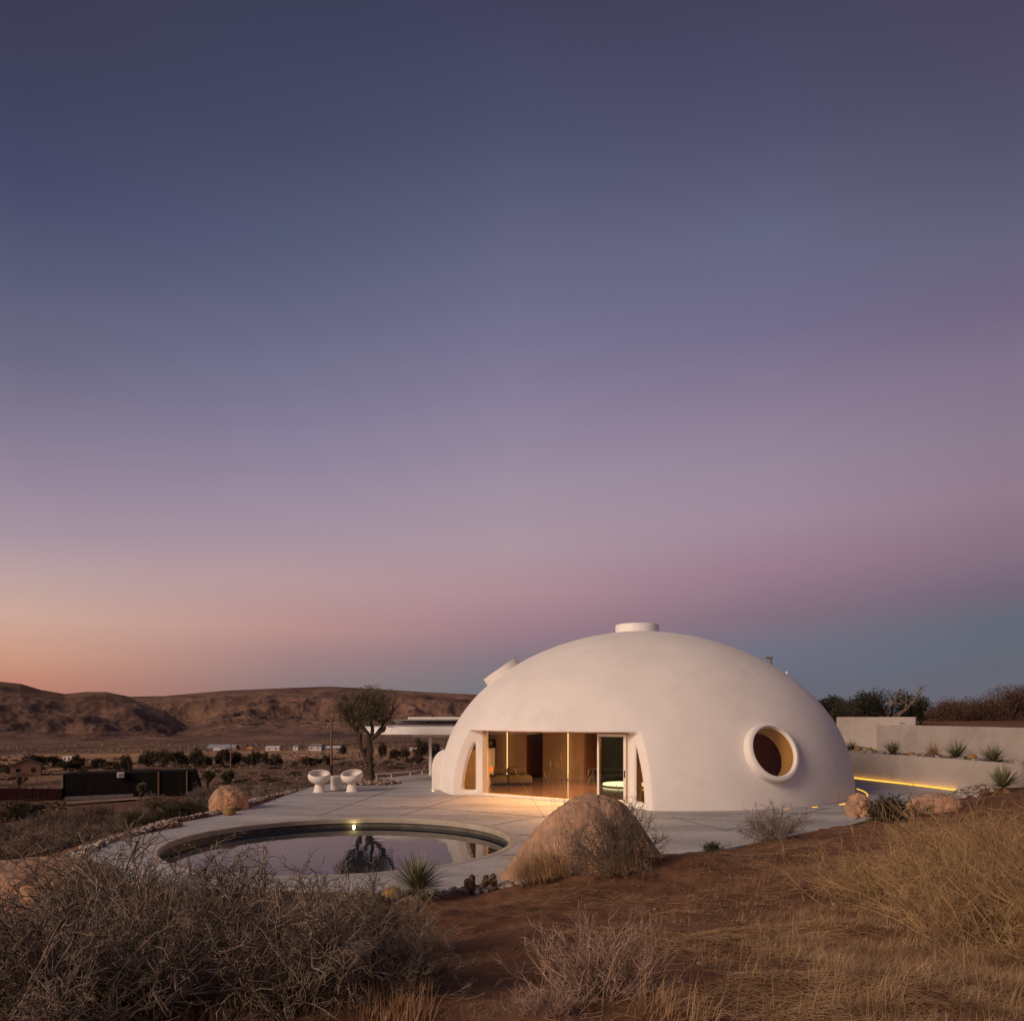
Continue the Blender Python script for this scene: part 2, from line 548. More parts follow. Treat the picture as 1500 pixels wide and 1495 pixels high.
def thing(name, label, cat, loc=(0, 0, 0), rz=0.0, group=None):
    o = bpy.data.objects.new(name, None)
    o.empty_display_size = 0.2
    COL.objects.link(o)
    o.location = loc
    o.rotation_euler = (0, 0, rz)
    return tag(o, label, cat, group)


def structure(o):
    o['kind'] = 'structure'
    return o


def stuff(o, label=None, cat=None):
    o['kind'] = 'stuff'
    if label:
        o['label'] = label
        o['category'] = cat
    return o


def dup(root, loc, rz=0.0, scale=None, label=None):
    r = root.copy()
    COL.objects.link(r)
    r.location = loc
    r.rotation_euler = (0, 0, rz)
    if scale is not None:
        r.scale = scale if hasattr(scale, '__len__') else (scale,) * 3
    if label:
        r['label'] = label
    for ch in list(root.children):
        c = ch.copy()
        COL.objects.link(c)
        c.parent = r
        for g in list(ch.children):
            d = g.copy()
            COL.objects.link(d)
            d.parent = c
    return r


class Bm:
    """collects boxes, prisms, lathes and tubes into one mesh"""

    def __init__(self):
        self.b = bmesh.new()

    def box(self, c, s, rz=0.0, mat=None):
        m = Matrix.Translation(c) @ Matrix.Rotation(rz, 4, 'Z') @ Matrix.Diagonal((*s, 1))
        if mat is not None:
            m = mat @ m
        bmesh.ops.create_cube(self.b, size=1, matrix=m)
        return self

    def prism(self, poly, z0, z1, mat=None):
        """plan polygon (counter-clockwise) extruded from z0 to z1"""
        vs = []
        for z in (z0, z1):
            row = []
            for p in poly:
                v = Vector((p[0], p[1], z))
                row.append(self.b.verts.new(mat @ v if mat is not None else v))
            vs.append(row)
        n = len(poly)
        self.b.faces.new(list(reversed(vs[0])))
        self.b.faces.new(vs[1])
        for i in range(n):
            j = (i + 1) % n
            self.b.faces.new((vs[0][i], vs[0][j], vs[1][j], vs[1][i]))
        return self

    def lathe(self, prof, seg=32, mat=None, closed=False):
        rings = []
        for r, z in prof:
            ring = []
            for k in range(seg):
                a = 2 * PI * k / seg
                v = Vector((r * math.cos(a), r * math.sin(a), z))
                ring.append(self.b.verts.new(mat @ v if mat is not None else v))
            rings.append(ring)
        m = len(rings)
        for i in range(m if closed else m - 1):
            a, c = rings[i], rings[(i + 1) % m]
            for k in range(seg):
                j = (k + 1) % seg
                self.b.faces.new((a[k], a[j], c[j], c[k]))
        if not closed:
            if prof[0][0] > 1e-4:
                self.b.faces.new(list(reversed(rings[0])))
            if prof[-1][0] > 1e-4:
                self.b.faces.new(rings[-1])
        return self

    def tube(self, pts, r, k=6):
        P = np.array([[tuple(p) for p in pts]])
        rr = np.full((1, len(pts)), r) if np.isscalar(r) else np.array([r])
        V, F = tubes(P, rr, k)
        vs = [self.b.verts.new(v) for v in V]
        for f in F:
            self.b.faces.new([vs[i] for i in f])
        for idx in (range(k), range(len(V) - k, len(V))):
            try:
                self.b.faces.new([vs[i] for i in idx])
            except ValueError:
                pass
        return self

    def mesh(self, name, smooth=False, bevel=0.0, merge=True, seg=2):
        if merge:
            bmesh.ops.remove_doubles(self.b, verts=self.b.verts, dist=1e-5)
        bmesh.ops.recalc_face_normals(self.b, faces=self.b.faces)
        if bevel:
            es = [e for e in self.b.edges if len(e.link_faces) == 2 and e.calc_face_angle(0) > 0.6]
            bmesh.ops.bevel(self.b, geom=es, offset=bevel, segments=seg, affect='EDGES', profile=0.5)
        me = bpy.data.meshes.new(name)
        self.b.to_mesh(me)
        self.b.free()
        if smooth:
            me.polygons.foreach_set('use_smooth', np.ones(len(me.polygons), dtype=bool))
            try:
                me.set_sharp_from_angle(angle=R_(38))
            except Exception:
                pass
        return me

    def build(self, name, mat, parent=None, loc=None, **kw):
        return link(name, self.mesh(name, **kw), mat, parent, loc)


def tubes(P, R, k=3):
    """P (B,N,3) polylines, R (B,N) radii -> verts, quads"""
    P = np.asarray(P, float)
    R = np.asarray(R, float)
    B, Nn, _ = P.shape
    T = np.gradient(P, axis=1)
    T /= np.linalg.norm(T, axis=2, keepdims=True) + 1e-9
    up = np.where(np.abs(T[..., 2:3]) > 0.9, np.array([1.0, 0, 0]), np.array([0, 0, 1.0]))
    U = np.cross(T, up)
    U /= np.linalg.norm(U, axis=2, keepdims=True) + 1e-9
    W = np.cross(T, U)
    a = np.arange(k) * 2 * PI / k
    V = P[:, :, None, :] + R[:, :, None, None] * (U[:, :, None, :] * np.cos(a)[None, None, :, None] + W[:, :, None, :] * np.sin(a)[None, None, :, None])
    idx = np.arange(B * Nn * k).reshape(B, Nn, k)
    i0 = idx[:, :-1, :]
    i1 = idx[:, 1:, :]
    F = np.stack([i0, np.roll(i0, -1, 2), np.roll(i1, -1, 2), i1], -1).reshape(-1, 4)
    return V.reshape(-1, 3), F


def join_np(parts):
    Vs, Fs, o = [], [], 0
    for V, F in parts:
        Vs.append(V)
        Fs.append(F + o)
        o += len(V)
    return np.concatenate(Vs), np.concatenate(Fs)


def unit(v):
    return v / (np.linalg.norm(v, axis=-1, keepdims=True) + 1e-9)


def grow(rng, P0, D0, L, n=6, wob=0.25, lift=0.0):
    B = len(P0)
    P = np.zeros((B, n, 3))
    P[:, 0] = P0
    D = unit(D0)
    st = np.asarray(L).reshape(B, 1) / (n - 1)
    for i in range(1, n):
        D = unit(D + rng.normal(size=(B, 3)) * wob + np.array([0, 0, lift]))
        P[:, i] = P[:, i - 1] + D * st
    return P


def offshoots(rng, P, per, tmin, L, spread, n=5, wob=0.25, lift=0.0, lvar=0.5):
    B, Nn, _ = P.shape
    m = B * per
    pi = np.repeat(np.arange(B), per)
    t = (tmin + (1 - tmin) * rng.random(m)) * (Nn - 1.001)
    i = t.astype(int)
    f = (t - i)[:, None]
    p0 = P[pi, i] * (1 - f) + P[pi, i + 1] * f
    d = unit(P[pi, i + 1] - P[pi, i]) + spread * rng.normal(size=(m, 3))
    LL = L * (1 - lvar + 2 * lvar * rng.random(m)) * (1.15 - 0.6 * t / (Nn - 1))
    return grow(rng, p0, d, LL, n, wob, lift)


def taper(P, r0, r1):
    n = P.shape[1]
    return np.broadcast_to(np.linspace(r0, r1, n), P.shape[:2])


def leaf_quads(rng, P, size, asp=0.4, up=0.0):
    """small diamond leaves at points P"""
    m = len(P)
    d = unit(rng.normal(size=(m, 3)) + np.array([0, 0, up]))
    s = unit(np.cross(d, rng.normal(size=(m, 3))))
    l = (size * (0.6 + 0.8 * rng.random(m)))[:, None]
    V = np.stack([P, P + d * l * 0.5 + s * l * asp * 0.5, P + d * l, P + d * l * 0.5 - s * l * asp * 0.5], 1).reshape(-1, 3)
    return V, np.arange(m * 4).reshape(m, 4)


def blades(rng, P, h, lean, w, n=4, dirs=None, droop=0.5):
    """grass blades as narrow bent ribbons standing at points P"""
    m = len(P)
    H = np.asarray(h) * (0.5 + rng.random(m))
    a = rng.random(m) * 2 * PI
    if dirs is None:
        d = np.stack([np.cos(a), np.sin(a), np.zeros(m)], 1)
    else:
        d = unit(dirs + 0.5 * np.stack([np.cos(a), np.sin(a), np.zeros(m)], 1))
    ln = (lean * rng.random(m))[:, None]
    t = np.linspace(0, 1, n)
    C = P[:, None, :] + np.array([0, 0, 1.0])[None, None, :] * (H[:, None] * (t - droop * ln * t ** 2))[..., None] + d[:, None, :] * (H[:, None] * ln * t ** 1.7)[..., None]
    s = np.stack([np.cos(a + 1.9), np.sin(a + 1.9), np.zeros(m)], 1)
    ww = (w * (1 - 0.85 * t))[None, :, None]
    V = np.stack([C - s[:, None, :] * ww, C + s[:, None, :] * ww], 2)
    idx = np.arange(m * n * 2).reshape(m, n, 2)
    F = np.stack([idx[:, :-1, 0], idx[:, :-1, 1], idx[:, 1:, 1], idx[:, 1:, 0]], -1).reshape(-1, 4)
    return V.reshape(-1, 3), F


def XP(px, Y):
    return (px - 750.0) / 1110.0 * Y


def ZP(py, Y):
    return EYE - (py - 1050.0) / 1110.0 * Y


# ================================================================== terrain
POOL_C = (-4.0, 17.85)
POOL_R = 4.0
TERRACE = [(-1.2, 12.5), (-2.6, 12.65)]
for k in range(0, 15):
    a = R_(-100 - k * 7.6)
    TERRACE.append((POOL_C[0] + 5.25 * math.cos(a), POOL_C[1] + 5.25 * math.sin(a)))
TERRACE += [(-9.3, 20.6), (-8.75, 22.2), (-8.4, 24.0), (-8.45, 27.0), (-8.4, 30.1), (-8.2, 32.5), (-7.3, 34.9), (-6.2, 36.2), (-4.3, 39.3), (-1.8, 41.5),
            (3, 45), (10, 46.5), (14.5, 41.2), (16.5, 36.4), (17.4, 32.7), (17.85, 30.0), (17.7, 29.2), (16.6, 28.4), (14.0, 25.8), (11.6, 23.2), (9.4, 20.6), (7.4, 19.1),
            (5.0, 16.9), (3.7, 16.2), (2.2, 14.9), (0.9, 13.6), (-0.1, 12.95)]
TERR = np.array(TERRACE)


def poly_sd(x, y, poly):
    """signed distance to polygon, negative inside"""
    x = np.asarray(x, float)
    y = np.asarray(y, float)
    best = np.full(x.shape, 1e9)
    inside = np.zeros(x.shape, bool)
    n = len(poly)
    for i in range(n):
        ax, ay = poly[i]
        bx, by = poly[(i + 1) % n]
        dx, dy = bx - ax, by - ay
        t = np.clip(((x - ax) * dx + (y - ay) * dy) / (dx * dx + dy * dy + 1e-12), 0, 1)
        best = np.minimum(best, np.hypot(x - ax - t * dx, y - ay - t * dy))
        c = ((ay > y) != (by > y)) & (x < (bx - ax) * (y - ay) / (by - ay + 1e-12) + ax)
        inside ^= c
    return np.where(inside, -best, best)


CTRL = [(-1.2, 12.4, 0.0), (-2.6, 12.5, 0.0), (-5.5, 12.6, 0.0), (-8.2, 14.2, 0.0), (-9.5, 17.8, 0.0), (-9.6, 21, 0.0), (-8.9, 24, 0.0), (-9, 28, -0.05), (-10.2, 21, -0.12), (-10, 25, -0.2),
        (-8.7, 32, -0.15), (-6.6, 37, -0.5), (-4.5, 40.2, -0.6), (-2, 43, -0.8), (3, 47, -0.5), (10, 48, 0.3),
        (9.6, 20.4, 0.02), (7.5, 18.9, 0.02), (5.1, 16.6, 0.02), (3.8, 15.9, 0.02), (2.3, 14.6, 0.1), (0.9, 13.2, 0.12), (-0.1, 12.7, 0.05), (11.8, 23, 0.03), (14.2, 25.5, 0.05), (16.8, 28.1, 0.12),
        (18.3, 27.0, 0.5), (20, 27, 1.0), (22, 33, 0.8), (18.9, 34, 0.7), (24, 45, 0.8), (22, 40, 0.8), (19, 46, 0.6), (15, 24, 0.34), (13.5, 20, 0.56), (10.2, 17, 0.6), (6.9, 14, 0.55), (6.5, 16, 0.28), (5.07, 12.5, 0.5),
        (3.47, 11, 0.5), (4.9, 15.5, 0.12), (6.1, 9, 0.9), (1.8, 8, 0.74), (3.0, 7.5, 0.87), (2.2, 11.5, 0.44), (1.2, 12.25, 0.40), (2.0, 12.6, 0.56), (2.8, 13.6, 0.50), (3.2, 14.7, 0.22), (0.45, 12.0, 0.20), (0.2, 11.0, 0.28), (0, 9, 0.55), (0, 5.5, 1.17),
        (0, 3.5, 1.47), (3.5, 3.5, 1.5), (3.5, 5.5, 1.2), (-3, 3.5, 1.3), (-2, 5.2, 1.08), (-3.5, 7.5, 0.6), (-2, 9.5, 0.42), (-6, 5, 0.95), (-6, 9, 0.3), (-9, 9, 0.0), (-10, 13, -0.35), (-12.5, 18, -0.8), (-12, 24, -0.95),
        (-12, 30, -1.1), (-12, 38, -1.8), (-18, 30, -2.0), (-26, 40, -3.1), (-20, 20, -1.7), (-18, 12, -0.9), (-5, 50, -2.6), (-15, 50, -3.4), (-30, 25, -2.6),
        (0, 0, 1.55), (6, 0, 1.5), (-6, 0, 1.3), (0, -12, 1.6), (12, 5, 1.5), (14, 12, 1.3), (20, 18, 1.5), (-14, 3, 0.6), (26, 30, 1.6), (30, 45, 2.0), (30, 10, 2.0), (14, 52, 0.8), (20, 50, 1.4)]
CT = np.array(CTRL)


def _phi(r):
    return np.where(r > 1e-9, r * r * np.log(r + 1e-12), 0.0)


_n = len(CT)
_d = np.hypot(CT[:, None, 0] - CT[None, :, 0], CT[:, None, 1] - CT[None, :, 1])
_A = np.zeros((_n + 3, _n + 3))
_A[:_n, :_n] = _phi(_d) + np.eye(_n) * 1.5
_A[:_n, _n] = 1
_A[:_n, _n + 1:] = CT[:, :2]
_A[_n:, :_n] = _A[:_n, _n:].T
_W = np.linalg.solve(_A, np.concatenate([CT[:, 2], [0, 0, 0]]))


def near_z(x, y):
    z = _W[_n] + _W[_n + 1] * x + _W[_n + 2] * y
    for i in range(_n):
        z = z + _W[i] * _phi(np.hypot(x - CT[i, 0], y - CT[i, 1]))
    return z


LEFT_T = np.array([(0, 1.4), (40, -2.1), (60, -3.6), (120, -9), (170, -12), (222, -13.6), (280, -14.6), (400, -18.5), (600, -23.5), (700, -25.5), (1200, -36), (1700, -46), (2200, -54), (9000, -60)])
RIGHT_T = np.array([(0, 1.4), (35, 0.9), (50, 0.95), (58, 1.5), (66, 2.2), (90, 2.45), (130, 2.3), (200, 0), (400, -12), (1700, -47.5), (9000, -60)])


def sstep(x, a, b):
    t = np.clip((x - a) / (b - a), 0, 1)
    return t * t * (3 - 2 * t)


def far_z(x, y):
    r = np.hypot(x, y)
    a = np.degrees(np.arctan2(x, y))
    zl = np.interp(r, LEFT_T[:, 0], LEFT_T[:, 1])
    zr = np.interp(r, RIGHT_T[:, 0], RIGHT_T[:, 1])
    f = sstep(a, 6, 20)
    z = zl * (1 - f) + zr * f
    back = sstep(np.abs(a), 80, 120)
    zb = 1.5 - 0.02 * r
    return z * (1 - back) + np.maximum(zb, -47) * back


def fbm(x, y, s, octv=4, seed=0.0):
    """cheap smooth pseudo-noise from sums of rotated sines"""
    z = np.zeros_like(x, float)
    amp = 1.0
    for o in range(octv):
        for k in range(3):
            th = 1.3 * k + 2.1 * o + seed
            c, sn = math.cos(th), math.sin(th)
            u = (x * c + y * sn) / s
            v = (-x * sn + y * c) / s
            z += amp / 3 * np.sin(u * 2.1 + 1.7 * np.sin(v * 1.3 + seed + k) + o * 3.1)
        amp *= 0.5
        s *= 0.47
    return z


def ground_z(x, y):
    x = np.asarray(x, float)
    y = np.asarray(y, float)
    r = np.hypot(x, y)
    rc = np.minimum(r, 60.0) / np.maximum(r, 1e-6)
    f = sstep(r, 38, 62)
    z = near_z(x * rc, y * rc) * (1 - f) + far_z(x, y) * f
    z = z + (0.045 * fbm(x, y, 1.1, 4) + 0.03 * fbm(x, y, 0.33, 3, 5.0)) * sstep(r, 0, 4) * (1 - sstep(r, 50, 90)) + 0.25 * fbm(x, y, 14, 3, 2.0) * sstep(r, 60, 110) + sstep(r, 250, 700) * 1.2 * fbm(x, y, 160, 4, 1.0)
    sd = poly_sd(x, y, TERRACE)
    # the soil tucks in just under the slab's edge, then drops away beneath the slab
    z = np.where(sd < 0.5, np.minimum(z, 0.03 + 0.8 * np.maximum(sd, 0) + z * 0 + np.where(sd < 0, -0.05, 0)), z)
    z = np.where(sd < -0.30, np.minimum(z, -2.2), z)
    z = np.where((sd < 0) & (sd >= -0.30), np.minimum(z, -0.06), z)
    return z


def gz(x, y):
    return float(ground_z(np.array([x]), np.array([y]))[0])


azs = np.concatenate([np.radians(np.linspace(-180, -50, 60, endpoint=False)), np.radians(np.linspace(-50, 50, 620, endpoint=False)), np.radians(np.linspace(50, 180, 60, endpoint=False))])
rads = np.concatenate([np.geomspace(1.2, 55, 330), np.geomspace(56, 1900, 190)])
AA, RR = np.meshgrid(azs, rads)
gx, gy = RR * np.sin(AA), RR * np.cos(AA)
gzv = ground_z(gx, gy)
V = np.stack([gx, gy, gzv], -1).reshape(-1, 3)
nr, na = gx.shape
idx = np.arange(nr * na).reshape(nr, na)
F = np.stack([idx[:-1], idx[1:], np.roll(idx[1:], -1, 1), np.roll(idx[:-1], -1, 1)], -1).reshape(-1, 4)
V = np.vstack([V, [[0, 0, gz(0.01, 0.01)]]])
F3 = np.stack([idx[0], np.roll(idx[0], -1), np.full(na, nr * na)], -1)
ground = structure(link('ground', mesh_np('ground', V, [F, F3], True), M['ground']))

# hills: eroded plateau and a nearer ridge on the left
RIDGE = np.array([(-400, 1008), (-150, 1000), (0, 998), (30, 1001), (60, 1010), (95, 1016), (125, 1013), (155, 1013), (190, 1020), (240, 1019), (330, 1011), (400, 1008),
                  (480, 1005), (540, 1008), (620, 1013), (700, 1017), (850, 1024), (1000, 1034), (1200, 1044), (1700, 1046)])
NEAR = np.array([(-400, 1018), (-150, 1001), (0, 998), (30, 1001), (60, 1010), (95, 1016), (125, 1013), (155, 1013), (178, 1018), (205, 1028), (240, 1040), (262, 1055), (285, 1070), (320, 1081), (400, 1086), (1700, 1086)])
ha = np.arctan((np.concatenate([np.linspace(-420, -40, 90, endpoint=False), np.linspace(-40, 720, 900, endpoint=False), np.linspace(720, 1700, 160)]) - 750) / 1110.0)
hr = np.concatenate([np.geomspace(1650, 4300, 260)])
HA, HR = np.meshgrid(ha, hr)
hx, hy = HR * np.sin(HA), HR * np.cos(HA)
hpx = 750 + 1110 * np.tan(HA)
top_far = (1050 - np.interp(hpx, RIDGE[:, 0], RIDGE[:, 1])) / 1110 * np.cos(HA)      # tangent of the ridge elevation
top_near = (1050 - np.interp(hpx, NEAR[:, 0], NEAR[:, 1])) / 1110 * np.cos(HA)
RF, RN = 3600.0, 2700.0
zf = top_far * RF + EYE
zn = top_near * RN + EYE
base = np.interp(HR, LEFT_T[:, 0], LEFT_T[:, 1])
gull = np.abs(fbm(hx, hy, 420, 6, 0.7))
gull2 = np.abs(fbm(hx * 1.0, hy * 0.45, 95, 5, 4.0))


def shoulder(r, r0, rt, t):
    s = np.clip((r - r0) / (rt - r0), 0, 1)
    return s ** 1.35 if t == 0 else np.where(s < 0.8, s ** 1.2 * 1.05, 1.0 - (1 - s) * 0.2)


sf = np.clip((HR - 2000) / (RF - 2000), 0, 1) ** 1.25
sn_ = np.clip((HR - 1780) / (RN - 1780), 0, 1) ** 1.15
f1 = base + (zf - base) * sf - (1 - sf) * sf * 4 * (52 * gull + 12 * gull2)
f2 = base + (zn - base) * sn_ - (1 - sn_) * sn_ * 4 * (48 * gull + 12 * gull2)
f2 = np.where(HR > RN, zn - (HR - RN) * 0.12, f2)
f1 = np.where(HR > RF, zf - (HR - RF) * 0.03, f1)
hz = np.maximum(f1, f2)
hz = np.where(HR < 1700, hz - 3, hz)
V = np.stack([hx, hy, hz], -1).reshape(-1, 3)
idx = np.arange(hz.size).reshape(hz.shape)
F = np.stack([idx[:-1, :-1], idx[1:, :-1], idx[1:, 1:], idx[:-1, 1:]], -1).reshape(-1, 4)
structure(link('hills', mesh_np('hills', V, F, True), M['hill']))

# pale dirt track in the valley
tp = [(-120, 96), (-80, 97), (-66, 100), (-52, 110)]
tv = []
for (x, y) in tp:
    for o in (-3.2, 3.2):
        tv.append((x, y + o, gz(x, y + o) + 0.25))
structure(link('dirt_track', mesh_np('dirt_track', tv, np.array([(2 * i, 2 * i + 1, 2 * i + 3, 2 * i + 2) for i in range(len(tp) - 1)])), M['track']))


# ================================================================== terrace and pool
def flat_slab(name, outer, holes, z0, z1, mat):
    vs = [Vector(p) for p in outer]
    faces = [list(range(len(outer)))]
    for h in holes:
        s = len(vs)
        vs += [Vector(p) for p in h]
        faces.append(list(range(s, s + len(h))))
    edges = []
    for f in faces:
        edges += [(f[i], f[(i + 1) % len(f)]) for i in range(len(f))]
    ov, oe, of, _, _, _ = delaunay_2d_cdt(vs, edges, [], 1, 1e-5)
    me = bpy.data.meshes.new(name)
    bm = bmesh.new()
    tv = [bm.verts.new((p.x, p.y, z1)) for p in ov]
    for f in of:
        c = sum((Vector(ov[i]) for i in f), Vector((0, 0))) / len(f)
        hole = False
        for h in holes:
            if poly_sd(np.array([c.x]), np.array([c.y]), h)[0] < 0:
                hole = True
        if not hole and poly_sd(np.array([c.x]), np.array([c.y]), outer)[0] < 0:
            bm.faces.new([tv[i] for i in f])
    bmesh.ops.recalc_face_normals(bm, faces=bm.faces)
    ex = bmesh.ops.extrude_face_region(bm, geom=list(bm.faces))
    for v in ex['geom']:
        if isinstance(v, bmesh.types.BMVert):
            v.co.z = z0
    loose = [v for v in bm.verts if not v.link_faces]
    bmesh.ops.delete(bm, geom=loose, context='VERTS')
    bmesh.ops.recalc_face_normals(bm, faces=bm.faces)
    bm.to_mesh(me)
    bm.free()
    return link(name, me, mat)


def smooth_poly(poly, it=2):
    p = [tuple(q) for q in poly]
    for _ in range(it):
        q = []
        for i in range(len(p)):
            a, b = p[i], p[(i + 1) % len(p)]
            q.append((a[0] * 0.75 + b[0] * 0.25, a[1] * 0.75 + b[1] * 0.25))
            q.append((a[0] * 0.25 + b[0] * 0.75, a[1] * 0.25 + b[1] * 0.75))
        p = q
    return p


def circle(c, r, n=128):
    return [(c[0] + r * math.cos(2 * PI * k / n), c[1] + r * math.sin(2 * PI * k / n)) for k in range(n)]


structure(flat_slab('terrace', smooth_poly(TERRACE), [circle(POOL_C, POOL_R + 0.02)], -0.32, 0.0, M['concrete']))

pool = thing('swimming_pool', 'round swimming pool of dark still water sunk in the concrete terrace', 'pool', (POOL_C[0], POOL_C[1], 0))
Bm().lathe([(POOL_R + 0.015, -1.9), (POOL_R + 0.015, -0.12), (POOL_R + 0.3, -0.12), (POOL_R + 0.3, -2.0), (0.02, -2.0), (0.02, -1.9)], 128, closed=True).build('pool_wall', M['pooltile'], pool, smooth=True)
Bm().lathe([(POOL_R - 0.05, -0.135), (POOL_R - 0.07, -0.02), (POOL_R - 0.05, 0.004), (POOL_R + 0.12, 0.006), (POOL_R + 0.12, 0.002), (POOL_R + 0.01, 0.002), (POOL_R + 0.01, -0.135)], 128, closed=True).build('coping', M['tan_coping'], pool, smooth=True)
wv = [(0, 0, -0.25)] + [(POOL_R * 1.002 * math.cos(a), POOL_R * 1.002 * math.sin(a), -0.25) for a in np.linspace(0, 2 * PI, 160, endpoint=False)]
link('water', mesh_np('water', wv, np.array([(0, 1 + k, 1 + (k + 1) % 160) for k in range(160)])), M['water'], pool)
pla = math.atan2(3.98, -0.55)
lm = Matrix.Translation((3.97 * math.cos(pla), 3.97 * math.sin(pla), -0.245)) @ Matrix.Rotation(pla, 4, 'Z') @ Matrix.Rotation(R_(-90), 4, 'Y')
pl = Bm().lathe([(0.05, -0.02), (0.05, 0.03), (0.036, 0.03)], 20, lm).build('pool_light', M['white'], pool, smooth=True)
Bm().lathe([(0.026, 0.02), (0.026, 0.034), (0.015, 0.045)], 20, lm).build('lens', M['led_pool'], pl, smooth=True)
pll = bpy.data.lights.new('pool_lamp', 'POINT')
pll.energy, pll.color, pll.shadow_soft_size = 1.8, (1.0, 0.84, 0.36), 0.03
pllo = bpy.data.objects.new('pool_lamp', pll)
COL.objects.link(pllo)
pllo.location = (POOL_C[0] + 3.88 * math.cos(pla), POOL_C[1] + 3.88 * math.sin(pla), -0.215)

# expansion joints: narrow dark seams lying on the slab
jm = Bm()


def joint(a, b, w=0.022):
    a, b = Vector((*a, 0.0)), Vector((*b, 0.0))
    d = b - a
    jm.box(((a.x + b.x) / 2, (a.y + b.y) / 2, 0.003), (d.length, w, 0.006), math.atan2(d.y, d.x))


def TG(px, py):
    Y = EYE * 1110.0 / (py - 1050.0)
    return (XP(px, Y), Y)


for a, b in (((577, 1155), (466, 1195)), ((692, 1161), (588, 1194)), ((640, 1151), (700, 1149)), ((588, 1180), (880, 1203)), ((466, 1176), (560, 1182)), ((722, 1208), (842, 1187)), ((742, 1224), (800, 1222)),
             ((985, 1196), (1060, 1216)), ((1060, 1216), (1215, 1183)), ((930, 1196), (1150, 1205)), ((1260, 1166), (1400, 1160)), ((1280, 1178), (1330, 1160)), ((735, 1252), (778, 1252))):
    joint(TG(*a), TG(*b))
structure(jm.build('terrace_joints', M['joint']))

# ================================================================== the dome house
DC = (5.283, 31.697)
DA, DH, DN, DM = 8.26, 6.45, 1.855, 2.177
AX = Vector((-0.591, -0.806, 0))           # outward axis of the glazed front
AU = Vector((0.806, -0.591, 0))            # along the glazed front, to the right
GLASS_D, GLASS_W, FLANK_W, FLANK_D = 6.61, 3.025, 4.07, 7.19
LINTEL = 2.40


def HP(w, d, z=0.0):
    return Vector((DC[0], DC[1], z)) + AX * d + AU * w


def dome_rz(t, off=0.0):
    c, s = max(math.cos(t), 0.0), math.sin(t)
    return (DA - off) * c ** (2 / DN), (DH - off) * s ** (2 / DM)


def dome_point(phi, t):
    r, z = dome_rz(t)
    return Vector((DC[0] + r * math.cos(phi), DC[1] + r * math.sin(phi), z))


def dome_normal(phi, t):
    e = 1e-3
    a = dome_point(phi + e, t) - dome_point(phi - e, t)
    b = dome_point(phi, t + e) - dome_point(phi, t - e)
    return a.cross(b).normalized()


def proj(p):
    return 750 + 1110 * p.x / p.y, 1050 - 1110 * (p.z - EYE) / p.y


def find_on_dome(px, py, lift=0.0, far=False):
    best = None
    for i in range(360):
        phi = 2 * PI * i / 360
        for j in range(1, 90):
            t = R_(j)
            p = dome_point(phi, t)
            n = dome_normal(phi, t) if lift else Vector((0, 0, 0))
            facing = (dome_normal(phi, t) if not lift else n).dot(Vector((0, 0, EYE)) - p)
            if (facing > 0) == far:
                continue
            u, v = proj(p + n * lift)
            c = (u - px) ** 2 + (v - py) ** 2
            if best is None or c < best[0]:
                best = (c, phi, t)
    return best[1], best[2]


def solid_dome(off, zb):
    b = Bm()
    prof = []
    for i in range(0, 73):
        t = PI / 2 * i / 72
        r, z = dome_rz(t, off)
        if i == 0:
            prof.append((r, zb))
        prof.append((r if i < 72 else 0.0005, z))
    m = Matrix.Translation((DC[0], DC[1], 0))
    b.lathe(prof, 192, m)
    return b.mesh('solid', merge=False)


def temp(me):
    o = bpy.data.objects.new('temp', me)
    COL.objects.link(o)
    return o


house = thing('dome_house', 'white plastered dome house with glazed front and round window on the concrete terrace', 'house', (DC[0], DC[1], 0))
HI = Matrix.Translation((-DC[0], -DC[1], 0))
HOUSE_LOC = Vector((DC[0], DC[1], 0))


def hbuild(b, name, mat, parent=None, **kw):
    """link a mesh modelled in world coordinates as a part of the house"""
    me = b.mesh(name, **kw) if isinstance(b, Bm) else b
    me.transform(HI)
    return link(name, me, mat, parent or house)


outer = temp(solid_dome(0.0, -0.10))
inner = temp(solid_dome(0.33, -0.5))
flare = (FLANK_W - GLASS_W) / (FLANK_D - GLASS_D)


def plan(pts):
    return [tuple(HP(w, d).xy) for w, d in pts]


def ccw(poly):
    a = sum(poly[i][0] * poly[(i + 1) % len(poly)][1] - poly[(i + 1) % len(poly)][0] * poly[i][1] for i in range(len(poly)))
    return poly if a > 0 else poly[::-1]


# solid portal mass behind the glazed front (soffit and splayed flanks), later cut
portal = temp(Bm().prism(ccw(plan([(-5.6, 9.5), (-5.6, 6.86), (-2.95, 6.36), (2.95, 6.36), (5.6, 6.86), (5.6, 9.5)])), -0.1, 2.85).mesh('portal'))
D2 = 9.2
W2 = GLASS_W + flare * (D2 - GLASS_D)
cut = temp(Bm().prism(ccw(plan([(-GLASS_W, 6.0), (GLASS_W, 6.0), (GLASS_W, GLASS_D), (W2, D2), (-W2, D2), (-GLASS_W, GLASS_D)])), -0.5, LINTEL).mesh('cut'))


# flank windows: straight inner edge, outer edge following the dome's curve
FL = math.hypot(FLANK_W - GLASS_W, FLANK_D - GLASS_D)


def flank_dirs(sgn):
    s = (AU * sgn * (FLANK_W - GLASS_W) + AX * (FLANK_D - GLASS_D)) / FL
    nrm = AX * (FLANK_W - GLASS_W) / FL - AU * sgn * (FLANK_D - GLASS_D) / FL
    return HP(sgn * GLASS_W, GLASS_D), s, nrm


